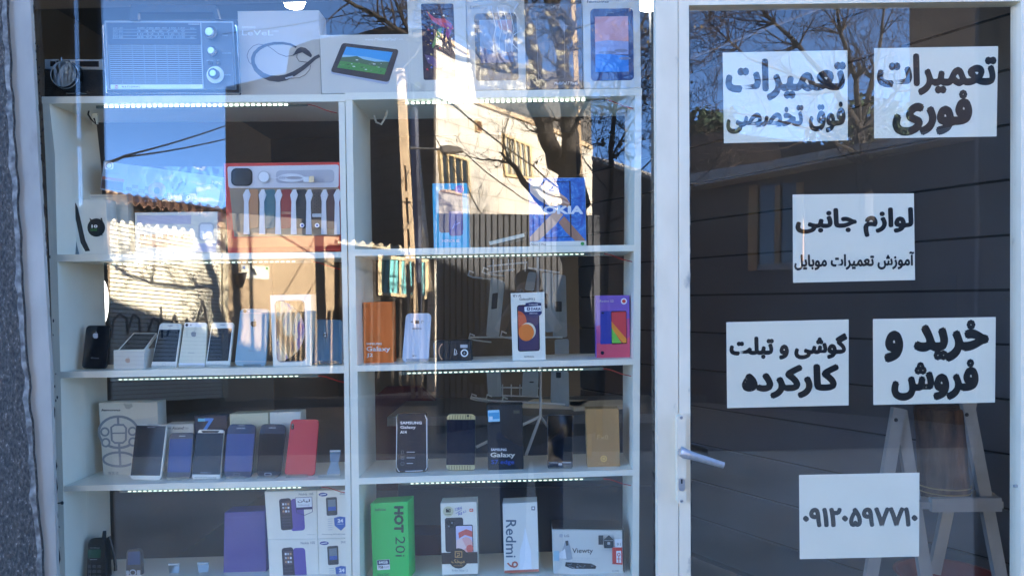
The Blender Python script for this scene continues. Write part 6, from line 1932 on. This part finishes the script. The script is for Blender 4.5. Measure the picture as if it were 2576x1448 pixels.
evergreen('broad dark evergreen clump in the middle above the eaves of the long house', 2185, 335, 22, 1.5, 1.0, 1600, 4)

# ---- the person taking the picture, mirrored low in the window
SKIN = M('skin', (198, 150, 122), .55)
JACK = M('black_jacket', (26, 28, 34), .75, noise=(30, .15))
JEAN = M('blue_jeans', (52, 70, 104), .85, noise=(60, .15))
HAIR = M('black_hair', (22, 18, 16), .6)
SHOE = M('black_shoes', (24, 22, 22), .5)
PX0, PY0 = -.02, -2.22
def skin_obj(name, verts, edges, mat, parent, root=0, sub=2):
    me = bpy.data.meshes.new(name)
    off = wloc(parent) if parent else Vector((PX0, PY0, 0))
    me.from_pydata([Vector(v[:3])+Vector((PX0, PY0, 0))-off for v in verts], edges, [])
    o = bpy.data.objects.new(name, me); COL.objects.link(o)
    if parent:
        o.parent = parent
    else:
        o.location = off
    s_ = o.modifiers.new('skin', 'SKIN'); s_.use_smooth_shade = True
    lay = me.skin_vertices[0] if me.skin_vertices else None
    if lay is not None:
        for i, v in enumerate(verts):
            rx = v[3]; ry = v[4] if len(v) > 4 else rx
            lay.data[i].radius = (rx, ry)
            lay.data[i].use_root = (i == root)
    o.modifiers.new('sub', 'SUBSURF').levels = sub
    o.modifiers['sub'].render_levels = sub
    me.materials.append(mat)
    return o
body = [(0, 0, .96, .15, .11), (0, .0, 1.12, .135, .10), (0, .0, 1.30, .15, .105), (0, .0, 1.42, .12, .09), (0, .0, 1.49, .055, .055), (0, .02, 1.56, .062, .07), (0, .03, 1.63, .075, .09), (0, .025, 1.70, .062, .075),
        (.085, 0, .88, .085), (.10, .01, .50, .058), (.105, -.01, .10, .042), (.11, .10, .04, .04), (-.085, 0, .88, .085), (-.10, .01, .50, .058), (-.105, -.01, .10, .042), (-.11, .10, .04, .04),
        (.19, 0, 1.40, .055), (.29, .09, 1.17, .042), (.12, .245, 1.49, .028), (-.19, 0, 1.40, .055), (-.29, .09, 1.17, .042), (-.12, .245, 1.49, .028),
        (.095, .265, 1.545, .03, .016), (-.095, .265, 1.545, .03, .016)]
bedge = [(0, 1), (1, 2), (2, 3), (3, 4), (4, 5), (5, 6), (6, 7), (0, 8), (8, 9), (9, 10), (10, 11), (0, 12), (12, 13), (13, 14), (14, 15), (3, 16), (16, 17), (17, 18), (3, 19), (19, 20), (20, 21), (18, 22), (21, 23)]
for sg, pi in ((1, 22), (-1, 23)):
    px_, py_, pz_ = body[pi][:3]
    for k_, (dz, ln) in enumerate(((.030, .026), (.012, .030), (-.006, .028), (-.022, .022))):
        i0 = len(body)
        body += [(px_-sg*.012, py_+.018, pz_+dz, .0085), (px_-sg*(.012+ln), py_+.034, pz_+dz+.002, .008), (px_-sg*(.016+ln*1.2), py_+.020, pz_+dz, .007)]
        bedge += [(pi, i0), (i0, i0+1), (i0+1, i0+2)]
    i0 = len(body)
    body += [(px_-sg*.02, py_-.006, pz_-.018, .010), (px_-sg*.045, py_-.012, pz_+.004, .0085)]
    bedge += [(pi, i0), (i0, i0+1)]
person = skin_obj('person', body, bedge, SKIN, None)
tag(person, 'person in dark jacket and blue jeans raising a phone in both hands', 'person')
skin_obj('jacket', [(0, 0, .78, .185, .13), (0, 0, .95, .18, .135), (0, 0, 1.15, .17, .125), (0, 0, 1.32, .18, .13), (0, 0, 1.43, .14, .11), (0, 0, 1.48, .075, .075), (.2, 0, 1.41, .075), (.295, .09, 1.16, .062), (.14, .225, 1.45, .044), (-.2, 0, 1.41, .075), (-.295, .09, 1.16, .062), (-.14, .225, 1.45, .044)],
         [(0, 1), (1, 2), (2, 3), (3, 4), (4, 5), (4, 6), (6, 7), (7, 8), (4, 9), (9, 10), (10, 11)], JACK, person)
skin_obj('jeans', [(0, 0, .93, .165, .12), (.09, 0, .82, .10), (.10, .01, .50, .078), (.105, -.01, .10, .066), (-.09, 0, .82, .10), (-.10, .01, .50, .078), (-.105, -.01, .10, .066)],
         [(0, 1), (1, 2), (2, 3), (0, 4), (4, 5), (5, 6)], JEAN, person)
for sg in (1, -1):
    skin_obj('shoe', [(sg*.105, -.03, .055, .05), (sg*.11, .05, .05, .048), (sg*.115, .16, .038, .036)], [(0, 1), (1, 2)], SHOE, person)
skin_obj('hair', [(0, .0, 1.64, .085, .09), (0, .0, 1.71, .082, .09), (0, .03, 1.735, .06, .06)], [(0, 1), (1, 2)], HAIR, person)
o_ = Vector((PX0, PY0, 0))
m = MB(); m.lathe(o_+Vector((0, .115, 1.61)), (0, 1, -.2), [(.016, -.01), (.012, .012), (.005, .022)], SKIN, 10); m.build('nose', person)
for sg in (1, -1):
    m = MB(); m.lathe(o_+Vector((sg*.032, .108, 1.638)), (0, 1, 0), [(.012, -.008), (.011, .004), (.005, .007)], WHT, 10); m.lathe(o_+Vector((sg*.032, .115, 1.638)), (0, 1, 0), [(.005, 0), (.004, .001)], INK, 8); m.build('eye', person)
    m = MB(); m.lathe(o_+Vector((sg*.078, .02, 1.62)), (sg, -.2, 0), [(.026, -.008), (.028, .004), (.018, .010)], SKIN, 10); m.build('ear', person)
m = MB(); m.box(o_+Vector((0, .118, 1.575)), (.024, .006, .005), M('lips', (150, 88, 80), .5)); m.build('mouth', person)
m = MB(); m.box((PX0, -1.915, 1.555), (.082, .0045, .040), BLACK); ph2 = m.build('phone'); tag(ph2, 'black phone held up sideways by the mirrored person', 'phone')
m = MB(); m.lathe((PX0+.05, -1.910, 1.57), (0, 1, 0), [(.008, 0), (.007, .0012)], CHROME, 14); m.build('camera_lens', ph2)
